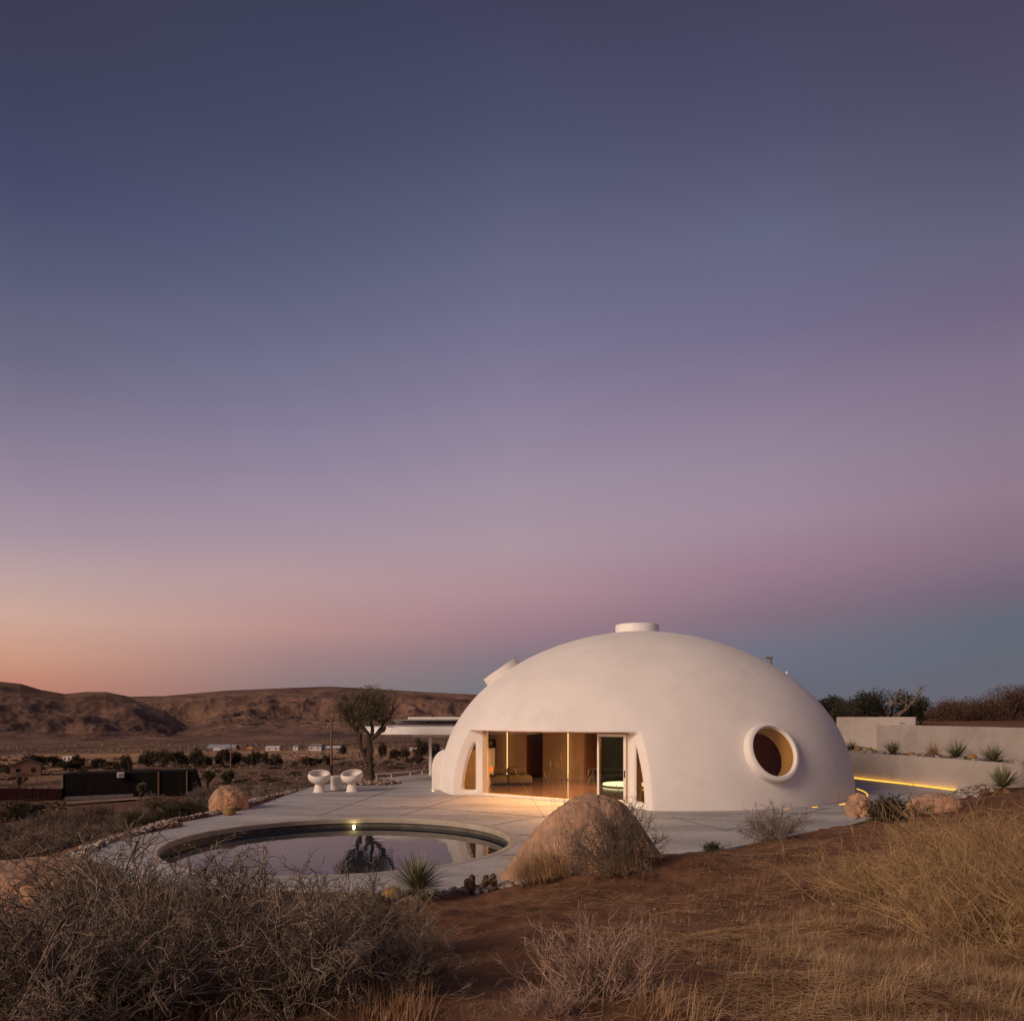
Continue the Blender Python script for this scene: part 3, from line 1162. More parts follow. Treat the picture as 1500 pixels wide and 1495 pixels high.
def flank_outline(grow_=0.0):
    pts = [(0.27 - grow_, 0.17 - grow_), (0.80 + grow_, 0.17 - grow_)]
    for k in range(1, 12):
        q = k / 11
        z = 0.17 + (2.06 - 0.17) * q
        pts.append((0.80 - 0.50 * q ** 1.9 + grow_ * (1 - 0.3 * q), z + grow_ * q))
    pts.append((0.27 - grow_, 2.06 + grow_))
    return pts


def flank_prism(b, sgn, depth0, depth1, outline):
    o, s, nrm = flank_dirs(sgn)
    rows = []
    for dd in (depth0, depth1):
        rows.append([b.b.verts.new(o + s * p[0] + Vector((0, 0, p[1])) + nrm * dd) for p in outline])
    n = len(outline)
    b.b.faces.new(rows[0])
    b.b.faces.new(list(reversed(rows[1])))
    for i in range(n):
        j = (i + 1) % n
        b.b.faces.new((rows[0][i], rows[1][i], rows[1][j], rows[0][j]))


fc = Bm()
flank_prism(fc, -1, -2.0, 0.6, flank_outline())
flank_prism(fc, 1, -2.0, 0.6, flank_outline())
flank_cut = temp(fc.mesh('flank_cut'))

# the round window's place on the dome
wphi, wt_ = find_on_dome(1129, 1104)
wp, wnv = dome_point(wphi, wt_), dome_normal(wphi, wt_)
WM = Matrix.Translation(wp) @ wnv.to_track_quat('Z', 'Y').to_matrix().to_4x4()
round_cut = temp(Bm().lathe([(0.85, -1.2), (0.85, 1.0)], 64, WM).mesh('round_cut'))

for o2, op in ((inner, 'DIFFERENCE'),):
    m = outer.modifiers.new('b', 'BOOLEAN')
    m.object, m.operation, m.solver = o2, op, 'EXACT'
outer2 = temp(solid_dome(0.0, -0.10))
m = portal.modifiers.new('b', 'BOOLEAN')
m.object, m.operation, m.solver = outer2, 'INTERSECT', 'EXACT'
m = outer.modifiers.new('b', 'BOOLEAN')
m.object, m.operation, m.solver = portal, 'UNION', 'EXACT'
for c in (cut, flank_cut, round_cut):
    m = outer.modifiers.new('b', 'BOOLEAN')
    m.object, m.operation, m.solver = c, 'DIFFERENCE', 'EXACT'
m = outer.modifiers.new('r', 'REMESH')
m.mode, m.voxel_size, m.use_smooth_shade = 'VOXEL', 0.045, True
m = outer.modifiers.new('s', 'SMOOTH')
m.factor, m.iterations = 0.5, 7
bpy.context.view_layer.update()
dg = bpy.context.evaluated_depsgraph_get()
shell_me = bpy.data.meshes.new_from_object(outer.evaluated_get(dg))
for o2 in (outer, inner, portal, cut, flank_cut, round_cut, outer2):
    me = o2.data
    bpy.data.objects.remove(o2)
    bpy.data.meshes.remove(me)
shell_me.name = 'dome_shell'
shell_me.transform(HI)
link('dome_shell', shell_me, M['plaster'], house)

# round window: thick ring, glass near the front, bronze reflection
rw = hbuild(Bm().lathe([(0.82, -0.47), (0.82, 0.20), (0.845, 0.235), (0.93, 0.235), (0.975, 0.20), (0.975, -0.45)], 72, WM, closed=True), 'round_window', M['plaster'], smooth=True)
hbuild(Bm().lathe([(0.818, 0.10), (0.818, 0.14), (0.795, 0.14), (0.795, 0.10)], 72, WM, closed=True), 'frame', M['cream_frame'], rw, smooth=True)
hbuild(Bm().lathe([(0.798, 0.11), (0.798, 0.125)], 72, WM), 'pane', M['glass_brown'], rw)

# roof skylights
cap = hbuild(Bm().lathe([(0.90, -0.25), (0.90, 0.26), (0.88, 0.29), (0.78, 0.29), (0.76, 0.26)], 56, Matrix.Translation((DC[0] - 0.05, DC[1], DH))), 'skylight', M['white'], smooth=True)
hbuild(Bm().lathe([(0.76, 0.20), (0.76, 0.25), (0.3, 0.30)], 40, Matrix.Translation((DC[0] - 0.05, DC[1], DH))), 'dome_lens', M['far_white'], cap, smooth=True)
sphi, st_ = find_on_dome(735, 983, 0.10, True)
sp, sn = dome_point(sphi, st_), dome_normal(sphi, st_)
SM = Matrix.Translation(sp) @ sn.to_track_quat('Z', 'Y').to_matrix().to_4x4()
sk = hbuild(Bm().lathe([(0.62, -0.4), (0.62, 0.25), (0.78, 0.25), (0.80, 0.22), (0.80, -0.4)], 48, SM, closed=True), 'skylight', M['plaster'], smooth=True)
hbuild(Bm().lathe([(0.62, 0.16), (0.62, 0.19)], 40, SM), 'pane', M['glass_brown'], sk)
# two vent pipes on the right shoulder
for (px, py, h, mt, hood) in ((1131, 971, 0.26, 'far_grey', True), (1154, 987, 0.20, 'white', False)):
    vphi, vt = find_on_dome(px, py + 2, 0.05, True)
    vp = dome_point(vphi, vt)
    v = hbuild(Bm().lathe([(0.05, -0.3), (0.05, h)], 14, Matrix.Translation(vp)), 'vent_pipe', M[mt], smooth=True)
    if hood:
        hbuild(Bm().box(vp + Vector((-0.05, 0, h + 0.03)), (0.26, 0.12, 0.09)), 'hood', M[mt], v)

# glazed front: track, posts, panes, door
gf = hbuild(Bm().box(HP(0, GLASS_D, 0.045), (2 * GLASS_W, 0.14, 0.085), math.atan2(AU.y, AU.x)), 'glass_front', M['cream_frame'])
rzf = math.atan2(AU.y, AU.x)
hbuild(Bm().box(HP(0, GLASS_D, LINTEL - 0.02), (2 * GLASS_W, 0.09, 0.05), rzf), 'head_rail', M['wall_int'], gf)
for sgn in (-1, 1):
    hbuild(Bm().box(HP(sgn * (GLASS_W - 0.07), GLASS_D - 0.06, 1.22), (0.16, 0.10, 2.30), rzf), 'post', M['panel_tan' if sgn < 0 else 'cream_frame'], gf, bevel=0.01)
DOOR0, DOOR1 = 1.86, 2.93
xs = [-2.87, DOOR0 - 0.32, DOOR0 - 0.02]
for a, c in zip(xs[:-1], xs[1:]):
    hbuild(Bm().box(HP((a + c) / 2, GLASS_D, 1.22), (c - a - 0.012, 0.016, 2.28), rzf), 'pane', M['glass'], gf)
door = hbuild(Bm().box(HP(DOOR0 + 0.035, GLASS_D + 0.05, 1.22), (0.07, 0.06, 2.25), rzf).box(HP(DOOR1 - 0.045, GLASS_D + 0.05, 1.22), (0.09, 0.06, 2.25), rzf)
              .box(HP((DOOR0 + DOOR1) / 2, GLASS_D + 0.05, 2.30), (DOOR1 - DOOR0 - 0.16, 0.06, 0.09), rzf)
              .box(HP((DOOR0 + DOOR1) / 2, GLASS_D + 0.05, 0.15), (DOOR1 - DOOR0 - 0.16, 0.06, 0.11), rzf), 'door', M['cream_frame'], merge=False)
hbuild(Bm().box(HP((DOOR0 + DOOR1) / 2 - 0.01, GLASS_D + 0.05, 1.23), (DOOR1 - DOOR0 - 0.17, 0.016, 2.05), rzf), 'pane', M['glass_green'], door)
hbuild(Bm().box(HP(DOOR1 - 0.045, GLASS_D + 0.10, 1.05), (0.02, 0.03, 0.24), rzf), 'handle', M['black'], door)
for sgn in (-1, 1):
    fo = flank_outline(0.0)
    cx = sum(p[0] for p in fo) / len(fo)
    fr = Bm()
    o_, s_, n_ = flank_dirs(sgn)
    big, small = fo, []
    for p in fo:
        d = Vector((0.46 - p[0], 0.85 - p[1]))
        d.normalize()
        small.append((p[0] + (0.030 if p[0] < 0.3 else -0.034 * (1 if p[1] < 1.9 else 0.4)), min(max(p[1], 0.205), 1.99)))
    rows = []
    for pts, dd in ((big, -0.10), (big, -0.05), (small, -0.05), (small, -0.10)):
        rows.append([fr.b.verts.new(o_ + s_ * p[0] + Vector((0, 0, p[1])) + n_ * dd) for p in pts])
    for i in range(4):
        a, c = rows[i], rows[(i + 1) % 4]
        for k in range(len(fo)):
            j = (k + 1) % len(fo)
            fr.b.faces.new((a[k], a[j], c[j], c[k]))
    fw = hbuild(fr, 'flank_window', M['cream_frame'])
    pb = Bm()
    flank_prism(pb, sgn, -0.085, -0.07, flank_outline(-0.02))
    hbuild(pb, 'pane', M['glass_brown'], fw)

# low rounded wing wall on the left of the dome
wv_ = []
zt = 1.60
for k in range(0, 9):
    a = PI / 2 * k / 8
    wv_.append((-3.22 + 0.55 * (1 - math.cos(a)), zt - 0.75 * (1 - math.sin(a))))
prof = [(-3.22, -0.05)] + wv_ + [(-1.0, zt), (-1.0, -0.05)]
wb = Bm()
rows = [[wb.b.verts.new((p[0] + (0.0 if yy < 31 else 0.3), yy, p[1])) for p in prof] for yy in (30.35, 32.6)]
wb.b.faces.new(rows[0])
wb.b.faces.new(list(reversed(rows[1])))
for i in range(len(prof)):
    j = (i + 1) % len(prof)
    wb.b.faces.new((rows[0][i], rows[1][i], rows[1][j], rows[0][j]))
hbuild(wb, 'wing_wall', M['plaster'], bevel=0.05, smooth=True, seg=3)

# amber light strips set in the paving round the dome
def arc_strip(a0, a1, r, n=40, rr=0.02):
    pts = []
    for k in range(n + 1):
        a = R_(a0 + (a1 - a0) * k / n)
        pts.append((DC[0] + r * math.cos(a), DC[1] + r * math.sin(a), 0.02))
    return Bm().tube(pts, rr, 6)


hbuild(arc_strip(-68, -66.2, DA + 0.30, rr=0.006), 'light_strip', M['led_yellow'])
hbuild(arc_strip(-60, -58.2, DA + 0.36, rr=0.010), 'light_strip', M['led_yellow'])
hbuild(arc_strip(-50.5, -19, DA + 0.42, rr=0.016), 'light_strip', M['led_yellow'])
hbuild(arc_strip(-18, -8, DA + 0.42, rr=0.016), 'light_strip', M['led_yellow'])
hbuild(arc_strip(191.5, 195.0, DA + 0.36, 8), 'light_strip', M['led'])

# ---------------- interior
fpoly = []
for k in range(96):
    ph = 2 * PI * k / 96
    v = Vector((7.7 * math.cos(ph), 7.7 * math.sin(ph), 0))
    d = v.dot(AX)
    if d > GLASS_D - 0.08:
        v -= AX * (d - GLASS_D + 0.08)
        w = v.dot(AU)
        if abs(w) > GLASS_W + 0.3:
            v -= AU * (w - math.copysign(GLASS_W + 0.3, w))
    fpoly.append((DC[0] + v.x, DC[1] + v.y))
hbuild(Bm().prism(fpoly, 0.015, 0.07), 'interior_floor', M['floor_int'])


def wall_seg(b, p, q, z0=0.07, z1=2.75, th=0.12):
    p, q = Vector(p), Vector(q)
    d = q - p
    b.box(((p.x + q.x) / 2, (p.y + q.y) / 2, (z0 + z1) / 2), (d.length, th, z1 - z0), math.atan2(d.y, d.x))


def BW(px, Y=35.6):
    return (XP(px, Y), Y)


b = Bm()
wall_seg(b, BW(718, 35.2), BW(771, 35.5))
hbuild(b, 'interior_wall', M['wall_int'])
b = Bm()
wall_seg(b, BW(745, 35.35), BW(771.5, 35.36), th=0.10)
hbuild(b, 'wall_panel', M['panel_tan'])
b = Bm()
wall_seg(b, BW(770, 37.0), BW(800, 37.0))
hbuild(b, 'hallway_wall', M['panel_red'])
b = Bm()
wall_seg(b, BW(796, 35.5), BW(856, 34.4))
hbuild(b, 'wall_panel', M['panel_tan'])
b = Bm()
wall_seg(b, BW(856, 34.45), BW(884, 36.2))
hbuild(b, 'wall_panel', M['panel_orange'])
b = Bm()
wall_seg(b, (XP(877.5, 26.9), 26.9), (XP(879.5, 36.3), 36.3), th=0.09)
hbuild(b, 'partition', M['panel_green'])
b = Bm()
wall_seg(b, BW(879, 36.4), BW(1010, 35.5))
hbuild(b, 'bathroom_wall', M['panel_green'])
hbuild(Bm().lathe([(0.02, 2.76), (7.2, 2.76), (7.2, 2.84), (0.02, 2.84)], 64, Matrix.Translation((DC[0], DC[1], 0)), closed=True), 'ceiling', M['wall_int'])
for px, Y, z0, z1 in ((743, 35.15, 0.1, 2.7), (832, 34.62, 0.1, 2.7)):
    p = BW(px, Y)
    hbuild(Bm().box((p[0], p[1], (z0 + z1) / 2), (0.045, 0.03, z1 - z0)), 'light_bar', M['led'])
b = Bm()
hin = -Vector((wnv.x, wnv.y, 0)).normalized()
htan = Vector((-hin.y, hin.x, 0))
qa, qb = wp + hin * 1.9 - htan * 2.2, wp + hin * 1.9 + htan * 2.2
wall_seg(b, (qa.x, qa.y), (qb.x, qb.y))
hbuild(b, 'bedroom_wall', M['panel_orange'])
bl = bpy.data.lights.new('bedroom_fill', 'POINT')  # unseen point fill added to brighten the window tunnel and bedroom
bl.energy, bl.color, bl.shadow_soft_size = 10, (1.0, 0.80, 0.45), 0.08
blo = bpy.data.objects.new('bedroom_fill', bl)
COL.objects.link(blo)
left_ = htan if htan.x < 0 else -htan
blo.location = wp - wnv * 1.15 + left_ * 0.75
p = BW(949, 26.8)
hbuild(Bm().box((p[0], p[1], 0.7), (0.04, 0.03, 1.2)), 'light_bar', M['led_yellow'])


def fill_light(name, loc, power, color, size, parent, aim=None):
    l = bpy.data.lights.new(name, 'AREA')
    l.energy, l.color, l.size, l.shape = power, color, size, 'DISK'
    o = bpy.data.objects.new(name, l)
    COL.objects.link(o)
    o.location = loc
    if aim is not None:
        o.rotation_euler = (Vector(aim) - Vector(loc)).to_track_quat('-Z', 'Y').to_euler()
    return o


c = HP(-0.6, 4.6, 2.7)
fill_light('room_fill', c, 280, (1.0, 0.58, 0.30), 0.9, house, c + AX * 2.2 - Vector((0, 0, 2.6)))  # unseen area fill standing in for the room's light bars and lamp
for w_, pw in ((-1.9, 420), (-0.2, 520), (1.4, 420)):
    l = bpy.data.lights.new('spill_spot', 'SPOT')  # unseen spots added to throw warm spill onto the terrace
    l.energy, l.color, l.spot_size, l.spot_blend, l.shadow_soft_size = pw, (1.0, 0.50, 0.20), R_(125), 1.0, 0.04
    o = bpy.data.objects.new('spill_spot', l)
    COL.objects.link(o)
    o.location = HP(w_, GLASS_D - 0.2, 2.33)
    o.rotation_euler = (AX * 1.2 - Vector((0, 0, 2.3))).to_track_quat('-Z', 'Y').to_euler()
c2 = HP(-0.8, 2.2, 2.7)
fill_light('room_fill', c2, 300, (1.0, 0.56, 0.28), 1.2, house, c2 - Vector((0, 0, 3)))  # second unseen fill, deeper in the room

btl = bpy.data.lights.new('bathroom_fill', 'POINT')  # unseen point fill added to lift the green room behind the door
btl.energy, btl.color, btl.shadow_soft_size = 30, (1.0, 0.93, 0.72), 0.1
btlo = bpy.data.objects.new('bathroom_fill', btl)
COL.objects.link(btlo)
btlo.location = (XP(915, 30.5), 30.5, 2.5)
# sofa, lamp table and stand seen through the glass
sofa = thing('sofa', 'low olive sofa with two bolster cushions behind the glass front', 'sofa', (XP(742, 32), 32, 0.07), R_(8))
for k, x in enumerate((-0.52, 0.52)):
    Bm().box((x, 0, 0.22), (1.02, 0.95, 0.34)).build('seat', M['sofa'], sofa, bevel=0.09, smooth=True, seg=3)
for x, w in ((-0.42, 0.85), (0.45, 0.8)):
    Bm().box((x, 0.28, 0.55), (w, 0.36, 0.36)).build('cushion', M['sofa'], sofa, bevel=0.15, smooth=True, seg=4)
Bm().box((0, 0, 0.03), (1.9, 0.8, 0.06)).build('base', M['black'], sofa)
st = thing('side_table', 'small dark round table beside the sofa behind the glass', 'table', (XP(718.5, 31.2), 31.2, 0.07))
Bm().lathe([(0.22, 0.40), (0.24, 0.41), (0.24, 0.44), (0.22, 0.45)], 28).build('tabletop', M['black'], st, smooth=True)
Bm().lathe([(0.16, 0), (0.15, 0.02), (0.03, 0.05), (0.03, 0.40)], 20).build('pedestal', M['black'], st, smooth=True)
tl = thing('table_lamp', 'small lamp with glowing orange globe on the dark side table', 'lamp', (XP(718.5, 31.2), 31.2, 0.52))
Bm().lathe([(0.07, 0), (0.06, 0.02), (0.025, 0.05), (0.025, 0.1)], 18).build('base', M['black'], tl, smooth=True)
Bm().lathe([(0.03, 0.1)] + [(0.13 * math.sin(a), 0.235 - 0.14 * math.cos(a)) for a in np.linspace(0.25, PI - 0.02, 14)], 24).build('globe', M['lamp_orange'], tl, smooth=True)
sh = thing('shelf_unit', 'tall open black shelf with small pots standing behind the orange lamp', 'shelf', (XP(717, 32.6), 32.6, 0.07), R_(-8))
fr_ = Bm()
for x in (-0.26, 0.26):
    for y in (-0.14, 0.14):
        fr_.box((x, y, 0.95), (0.035, 0.035, 1.9))
for z in (0.25, 0.7, 1.15, 1.6, 1.88):
    fr_.box((0, 0, z), (0.55, 0.31, 0.03))
fr_.box((0, 0.15, 0.95), (0.5, 0.015, 1.9))
fr_.build('frame', M['black'], sh, merge=False)
for k, (x, z, r, h) in enumerate(((-0.1, 1.165, 0.07, 0.26), (0.12, 1.165, 0.05, 0.18), (0.05, 1.615, 0.08, 0.2), (-0.12, 0.715, 0.08, 0.22), (0.12, 0.265, 0.09, 0.25))):
    pt = thing('vase', ('tall tan vase on the third shelf of the black unit', 'short vase beside the tall tan vase on the black unit', 'round pot on the top shelf of the black unit', 'pot on the second shelf of the black unit', 'wide pot on the lowest shelf of the black unit')[k],
               'vase', Vector((XP(717, 32.6), 32.6, 0.07)) + Matrix.Rotation(R_(-8), 3, 'Z') @ Vector((x, -0.03, z)), group='pots on the black shelf unit')
    Bm().lathe([(r * 0.6, 0), (r, h * 0.35), (r * 0.9, h * 0.6), (r * 0.4, h * 0.85), (r * 0.5, h)], 18).build('body', M['panel_tan' if k % 2 == 0 else 'cactus_dark'], pt, smooth=True)
tub = thing('floor_light_spot', 'bright spot of light on the floor behind the right hand glass door, made as a glowing cream disc', 'tub', (XP(916, 31.2), 31.2, 0.07))  # skylight's bright patch on the floor, put in as a glowing disc
Bm().lathe([(0.86, 0.0), (0.93, 0.02), (0.93, 0.05)], 48).build('disc_base', M['white'], tub, smooth=True)
Bm().lathe([(0.93, 0.05), (0.93, 0.09), (0.90, 0.115), (0.3, 0.12)], 48).build('glowing_top', M['floor_glow'], tub, smooth=True)
bn = thing('wall_bench', 'pale curved bench against the dark wall behind the lit floor spot', 'bench', (XP(900, 35), 35.0, 0.07))
Bm().box((0, 0, 0.42), (2.4, 0.4, 0.08)).build('seat', M['panel_green'], bn, bevel=0.03, smooth=True)
for x in (-1.0, 1.0):
    Bm().box((x, 0, 0.19), (0.12, 0.34, 0.38)).build('leg', M['panel_green'], bn)

# ================================================================== canopy behind the dome, rail, furniture
cp = thing('carport_canopy', 'white flat canopy with solar panels on top behind the dome', 'canopy', (-4.1, 37.9, 0))
cpoly = [(-2.9, -1.2), (-1.6, -1.75), (0.2, -1.9), (2.4, -2.0), (6.5, -1.6), (6.5, 5.5), (-1.6, 5.5), (-2.9, 4.6), (-3.4, 2.5), (-3.4, 0.2)]
Bm().prism(smooth_poly(cpoly, 2), 2.06, 2.44).build('roof_slab', M['white'], cp, bevel=0.03)
Bm().box((1.0, 1.8, 1.98), (3.8, 3.4, 0.14)).build('beam', M['white'], cp, bevel=0.01)
for x, y in ((0.02, 0.0),):
    Bm().box((x, y, 0.98), (0.14, 0.14, 1.96)).build('post', M['rail'], cp, bevel=0.01)
for k in range(4):
    mt = Matrix.Translation((-1.2 + k * 1.72, 1.9, 2.66)) @ Matrix.Rotation(R_(-5), 4, 'X')
    sp_ = Bm().box((0, 0, 0), (1.66, 2.1, 0.05), 0, mt).build('solar_panel', M['solar'], cp)
    Bm().box((0, 1.06, 0.0), (1.70, 0.05, 0.10), 0, mt).box((0, -1.06, 0.0), (1.70, 0.05, 0.07), 0, mt).box((-0.83, 0, 0), (0.04, 2.07, 0.06), 0, mt).box((0.83, 0, 0), (0.04, 2.07, 0.06), 0, mt).build('panel_frame', M['far_grey'], sp_, merge=False)
Bm().box((2.2, 3.6, 2.84), (7.4, 1.6, 0.13), 0).build('upper_roof', M['white'], cp, bevel=0.02)

rail_pts = [(-6.55, 35.5), (-6.0, 36.1), (-5.2, 37.4), (-4.5, 38.7), (-3.4, 39.9)]
gr = thing('edge_rail', 'low white rail along the far terrace edge right of the olive tree', 'railing', (rail_pts[0][0], rail_pts[0][1], 0))
off = Vector((rail_pts[0][0], rail_pts[0][1], 0))
Bm().tube([Vector((x, y, 0.2)) - off for x, y in rail_pts], 0.028, 8).build('rail', M['rail'], gr, smooth=True)
for t in (0.3, 1.25, 2.2, 2.9, 3.6):
    i = int(t)
    f = t - i
    x = rail_pts[i][0] * (1 - f) + rail_pts[i + 1][0] * f
    y = rail_pts[i][1] * (1 - f) + rail_pts[i + 1][1] * f
    Bm().lathe([(0.022, 0.0), (0.022, 0.19)], 8, Matrix.Translation(Vector((x, y, 0)) - off)).build('post', M['rail'], gr, smooth=True)


def egg_chair(label):
    t = thing('bowl_chair', label, 'chair', group='white bowl chairs by the olive tree')
    Bm().lathe([(0.235, 0), (0.24, 0.012), (0.225, 0.03), (0.165, 0.27), (0.14, 0.33), (0.10, 0.34)], 40).build('pedestal', M['chairwhite'], t, smooth=True)
    b = Bm()
    m = Matrix.Translation((0, 0, 0.60)) @ Matrix.Rotation(R_(17), 4, 'X')
    prof = []
    for a in np.linspace(0.0, 1.98, 20):
        prof.append((max(0.435 * math.sin(a), 0.001), -0.30 * math.cos(a) + 0.02))
    inn = []
    for a in np.linspace(1.98, 0.05, 20):
        inn.append((max(0.38 * math.sin(a), 0.001), -0.25 * math.cos(a) + 0.035))
    b.lathe(prof + inn, 48, m)
    b.build('bowl', M['chairwhite'], t, smooth=True)
    Bm().lathe([(0.01, -0.17), (0.24, -0.13), (0.27, -0.10), (0.22, -0.06), (0.01, -0.05)], 32, m).build('seat_pad', M['chairpad'], t, smooth=True)
    return t


e1 = egg_chair('white bowl chair left of the drum table, its hollow turned to the right')
e1.location, e1.rotation_euler = (-7.46, 29.35, 0), (0, 0, R_(14))
e2 = dup(e1, (-6.24, 29.55, 0), R_(-12), label='white bowl chair between the drum table and the olive trunk')
tb = thing('drum_table', 'white ribbed drum table standing between the two bowl chairs', 'table', (-7.0, 30.3, 0))
prof = [(0.22, 0.0), (0.235, 0.02)]
for k in range(7):
    z = 0.04 + k * 0.07
    prof += [(0.245, z), (0.252, z + 0.03), (0.245, z + 0.062)]
prof += [(0.25, 0.54), (0.24, 0.555), (0.01, 0.56)]
Bm().lathe(prof, 40).build('drum', M['chairwhite'], tb, smooth=True)


# ================================================================== right hand walls
def wall_ribbon(name, pts, z0, z1, th, mat, parent=None, bevel=0.012, tops=None, z0s=None):
    """vertical wall of thickness th along a plan polyline"""
    P = [Vector((*p, 0)) for p in pts]
    L, Rr = [], []
    for i, p in enumerate(P):
        d = (P[min(i + 1, len(P) - 1)] - P[max(i - 1, 0)]).normalized()
        nrm = Vector((-d.y, d.x, 0))
        L.append(p + nrm * th / 2)
        Rr.append(p - nrm * th / 2)
    b = Bm()
    rows = []
    for i in range(len(P)):
        zt = tops[i] if tops else z1
        zb = z0s[i] if z0s else z0
        rows.append([b.b.verts.new((q.x, q.y, z)) for q, z in ((L[i], zb), (Rr[i], zb), (Rr[i], zt), (L[i], zt))])
    b.b.faces.new(rows[0])
    b.b.faces.new(list(reversed(rows[-1])))
    for i in range(len(P) - 1):
        for k in range(4):
            j = (k + 1) % 4
            b.b.faces.new((rows[i][k], rows[i][j], rows[i + 1][j], rows[i + 1][k]))
    return b.build(name, mat, parent, bevel=bevel, merge=False)


LOWW = [(13.4, 42.6), (14.9, 39.2), (16.25, 35.9), (17.1, 32.6), (17.62, 29.8), (17.85, 28.2), (17.95, 26.6)]
lw = thing('retaining_wall', 'low curved plaster retaining wall with amber light strip along its foot', 'wall')
wall_ribbon('wall', LOWW, -0.3, 1.24, 0.22, M['tadelakt'], lw)
Bm().tube([(x - 0.15, y - 0.02, 0.035) for x, y in LOWW[1:5]], 0.03, 6).build('light_strip', M['led_yellow'], lw)
for (ax_, ay_), (bx_, by_) in zip(LOWW[1:4], LOWW[2:5]):
    l = bpy.data.lights.new('strip_lamp', 'AREA')
    l.shape, l.energy, l.color = 'RECTANGLE', 2.0, (1.0, 0.47, 0.07)
    l.size, l.size_y = math.hypot(bx_ - ax_, by_ - ay_) - 0.1, 0.02
    o = bpy.data.objects.new('strip_lamp', l)
    COL.objects.link(o)
    o.location = ((ax_ + bx_) / 2 - 0.2, (ay_ + by_) / 2 - 0.03, 0.06)
    dx_ = Vector((bx_ - ax_, by_ - ay_, 0)).normalized()
    nz_ = -(Vector((-dx_.y, dx_.x, 0)) * 0.55 + Vector((0, 0, 0.85))).normalized()
    ny_ = nz_.cross(dx_).normalized()
    o.rotation_euler = Matrix((dx_, ny_, nz_)).transposed().to_euler()
UPW = [(19.0, 39.2), (19.35, 35.5), (19.6, 31.5), (19.75, 28.0), (19.9, 24.5)]
tag(wall_ribbon('garden_wall', UPW, 0.5, 2.5, 0.28, M['tadelakt'], tops=[2.50, 2.50, 2.50, 2.48, 2.46]), 'long plain plaster wall above the gravel planting bed', 'wall')
tag(Bm().box((22.4, 46.6, 1.9), (4.35, 1.2, 2.02), R_(-31.5)).build('block_building', M['tadelakt'], bevel=0.02), 'plain flat topped plaster block building behind the long garden wall', 'building')
hv = thing('vent_box', 'small white box unit standing on the garden wall by the block building', 'vent', (20.55, 39.9, 2.42))
Bm().box((0, 0, 0.14), (0.62, 0.4, 0.26)).build('case', M['far_white'], hv, bevel=0.02)
Bm().box((-0.1, -0.21, 0.16), (0.3, 0.02, 0.03)).build('slot', M['far_grey'], hv)
Bm().box((0, 0, -0.45), (0.3, 0.3, 0.92)).build('plinth', M['tadelakt'], hv)
# planting bed between the two walls
bed = [(14.0, 42.6), (15.0, 39.3), (16.36, 35.95), (17.2, 32.6), (17.74, 29.8), (17.95, 28.2), (18.05, 26.8), (19.7, 26.8), (19.6, 28.0), (19.46, 31.5), (19.2, 35.5), (18.9, 39.2), (21.0, 45.6), (17, 48.5)]
structure(flat_slab('planting_bed', bed, [], 0.2, 1.16, M['gravel']))

# ================================================================== stones
_ico = bmesh.new()
bmesh.ops.create_icosphere(_ico, subdivisions=2, radius=1.0)
ICO_V = np.array([v.co[:] for v in _ico.verts])
ICO_F = np.array([[v.index for v in f.verts] for f in _ico.faces])
_ico.free()


def pebbles(name, rng, pts, smin, smax, mat, label):
    m = len(pts)
    s = smin + (smax - smin) * rng.random(m) ** 1.8
    sc = np.stack([s, s * (0.6 + 0.4 * rng.random(m)), s * (0.45 + 0.3 * rng.random(m))], 1)
    th = rng.random(m) * 2 * PI
    base_ = ICO_V[None] * (1 + 0.18 * rng.normal(size=(m, len(ICO_V), 1)))
    Q = base_ * sc[:, None, :]
    c, sn = np.cos(th)[:, None], np.sin(th)[:, None]
    X = Q[..., 0] * c - Q[..., 1] * sn
    Y = Q[..., 0] * sn + Q[..., 1] * c
    V = np.stack([X, Y, Q[..., 2]], -1) + np.asarray(pts)[:, None, :] + np.array([0, 0, 1.0]) * (sc[:, None, 2:3] * 0.45)
    F = (ICO_F[None] + (np.arange(m) * len(ICO_V))[:, None, None]).reshape(-1, 3)
    return stuff(link(name, mesh_np(name, V.reshape(-1, 3), F, True), mat), label, 'stones')


def band(rng, path, n, width):
    P = np.array(path, float)
    seg = np.linalg.norm(np.diff(P, axis=0), axis=1)
    cum = np.concatenate([[0], np.cumsum(seg)])
    t = rng.random(n) * cum[-1]
    x = np.interp(t, cum, P[:, 0]) + rng.normal(size=n) * width
    y = np.interp(t, cum, P[:, 1]) + rng.normal(size=n) * width
    return np.stack([x, y, ground_z(x, y)], 1)


rng = np.random.default_rng(5)


def outside(p, m=0.0):
    return p[poly_sd(p[:, 0], p[:, 1], TERRACE) > m]


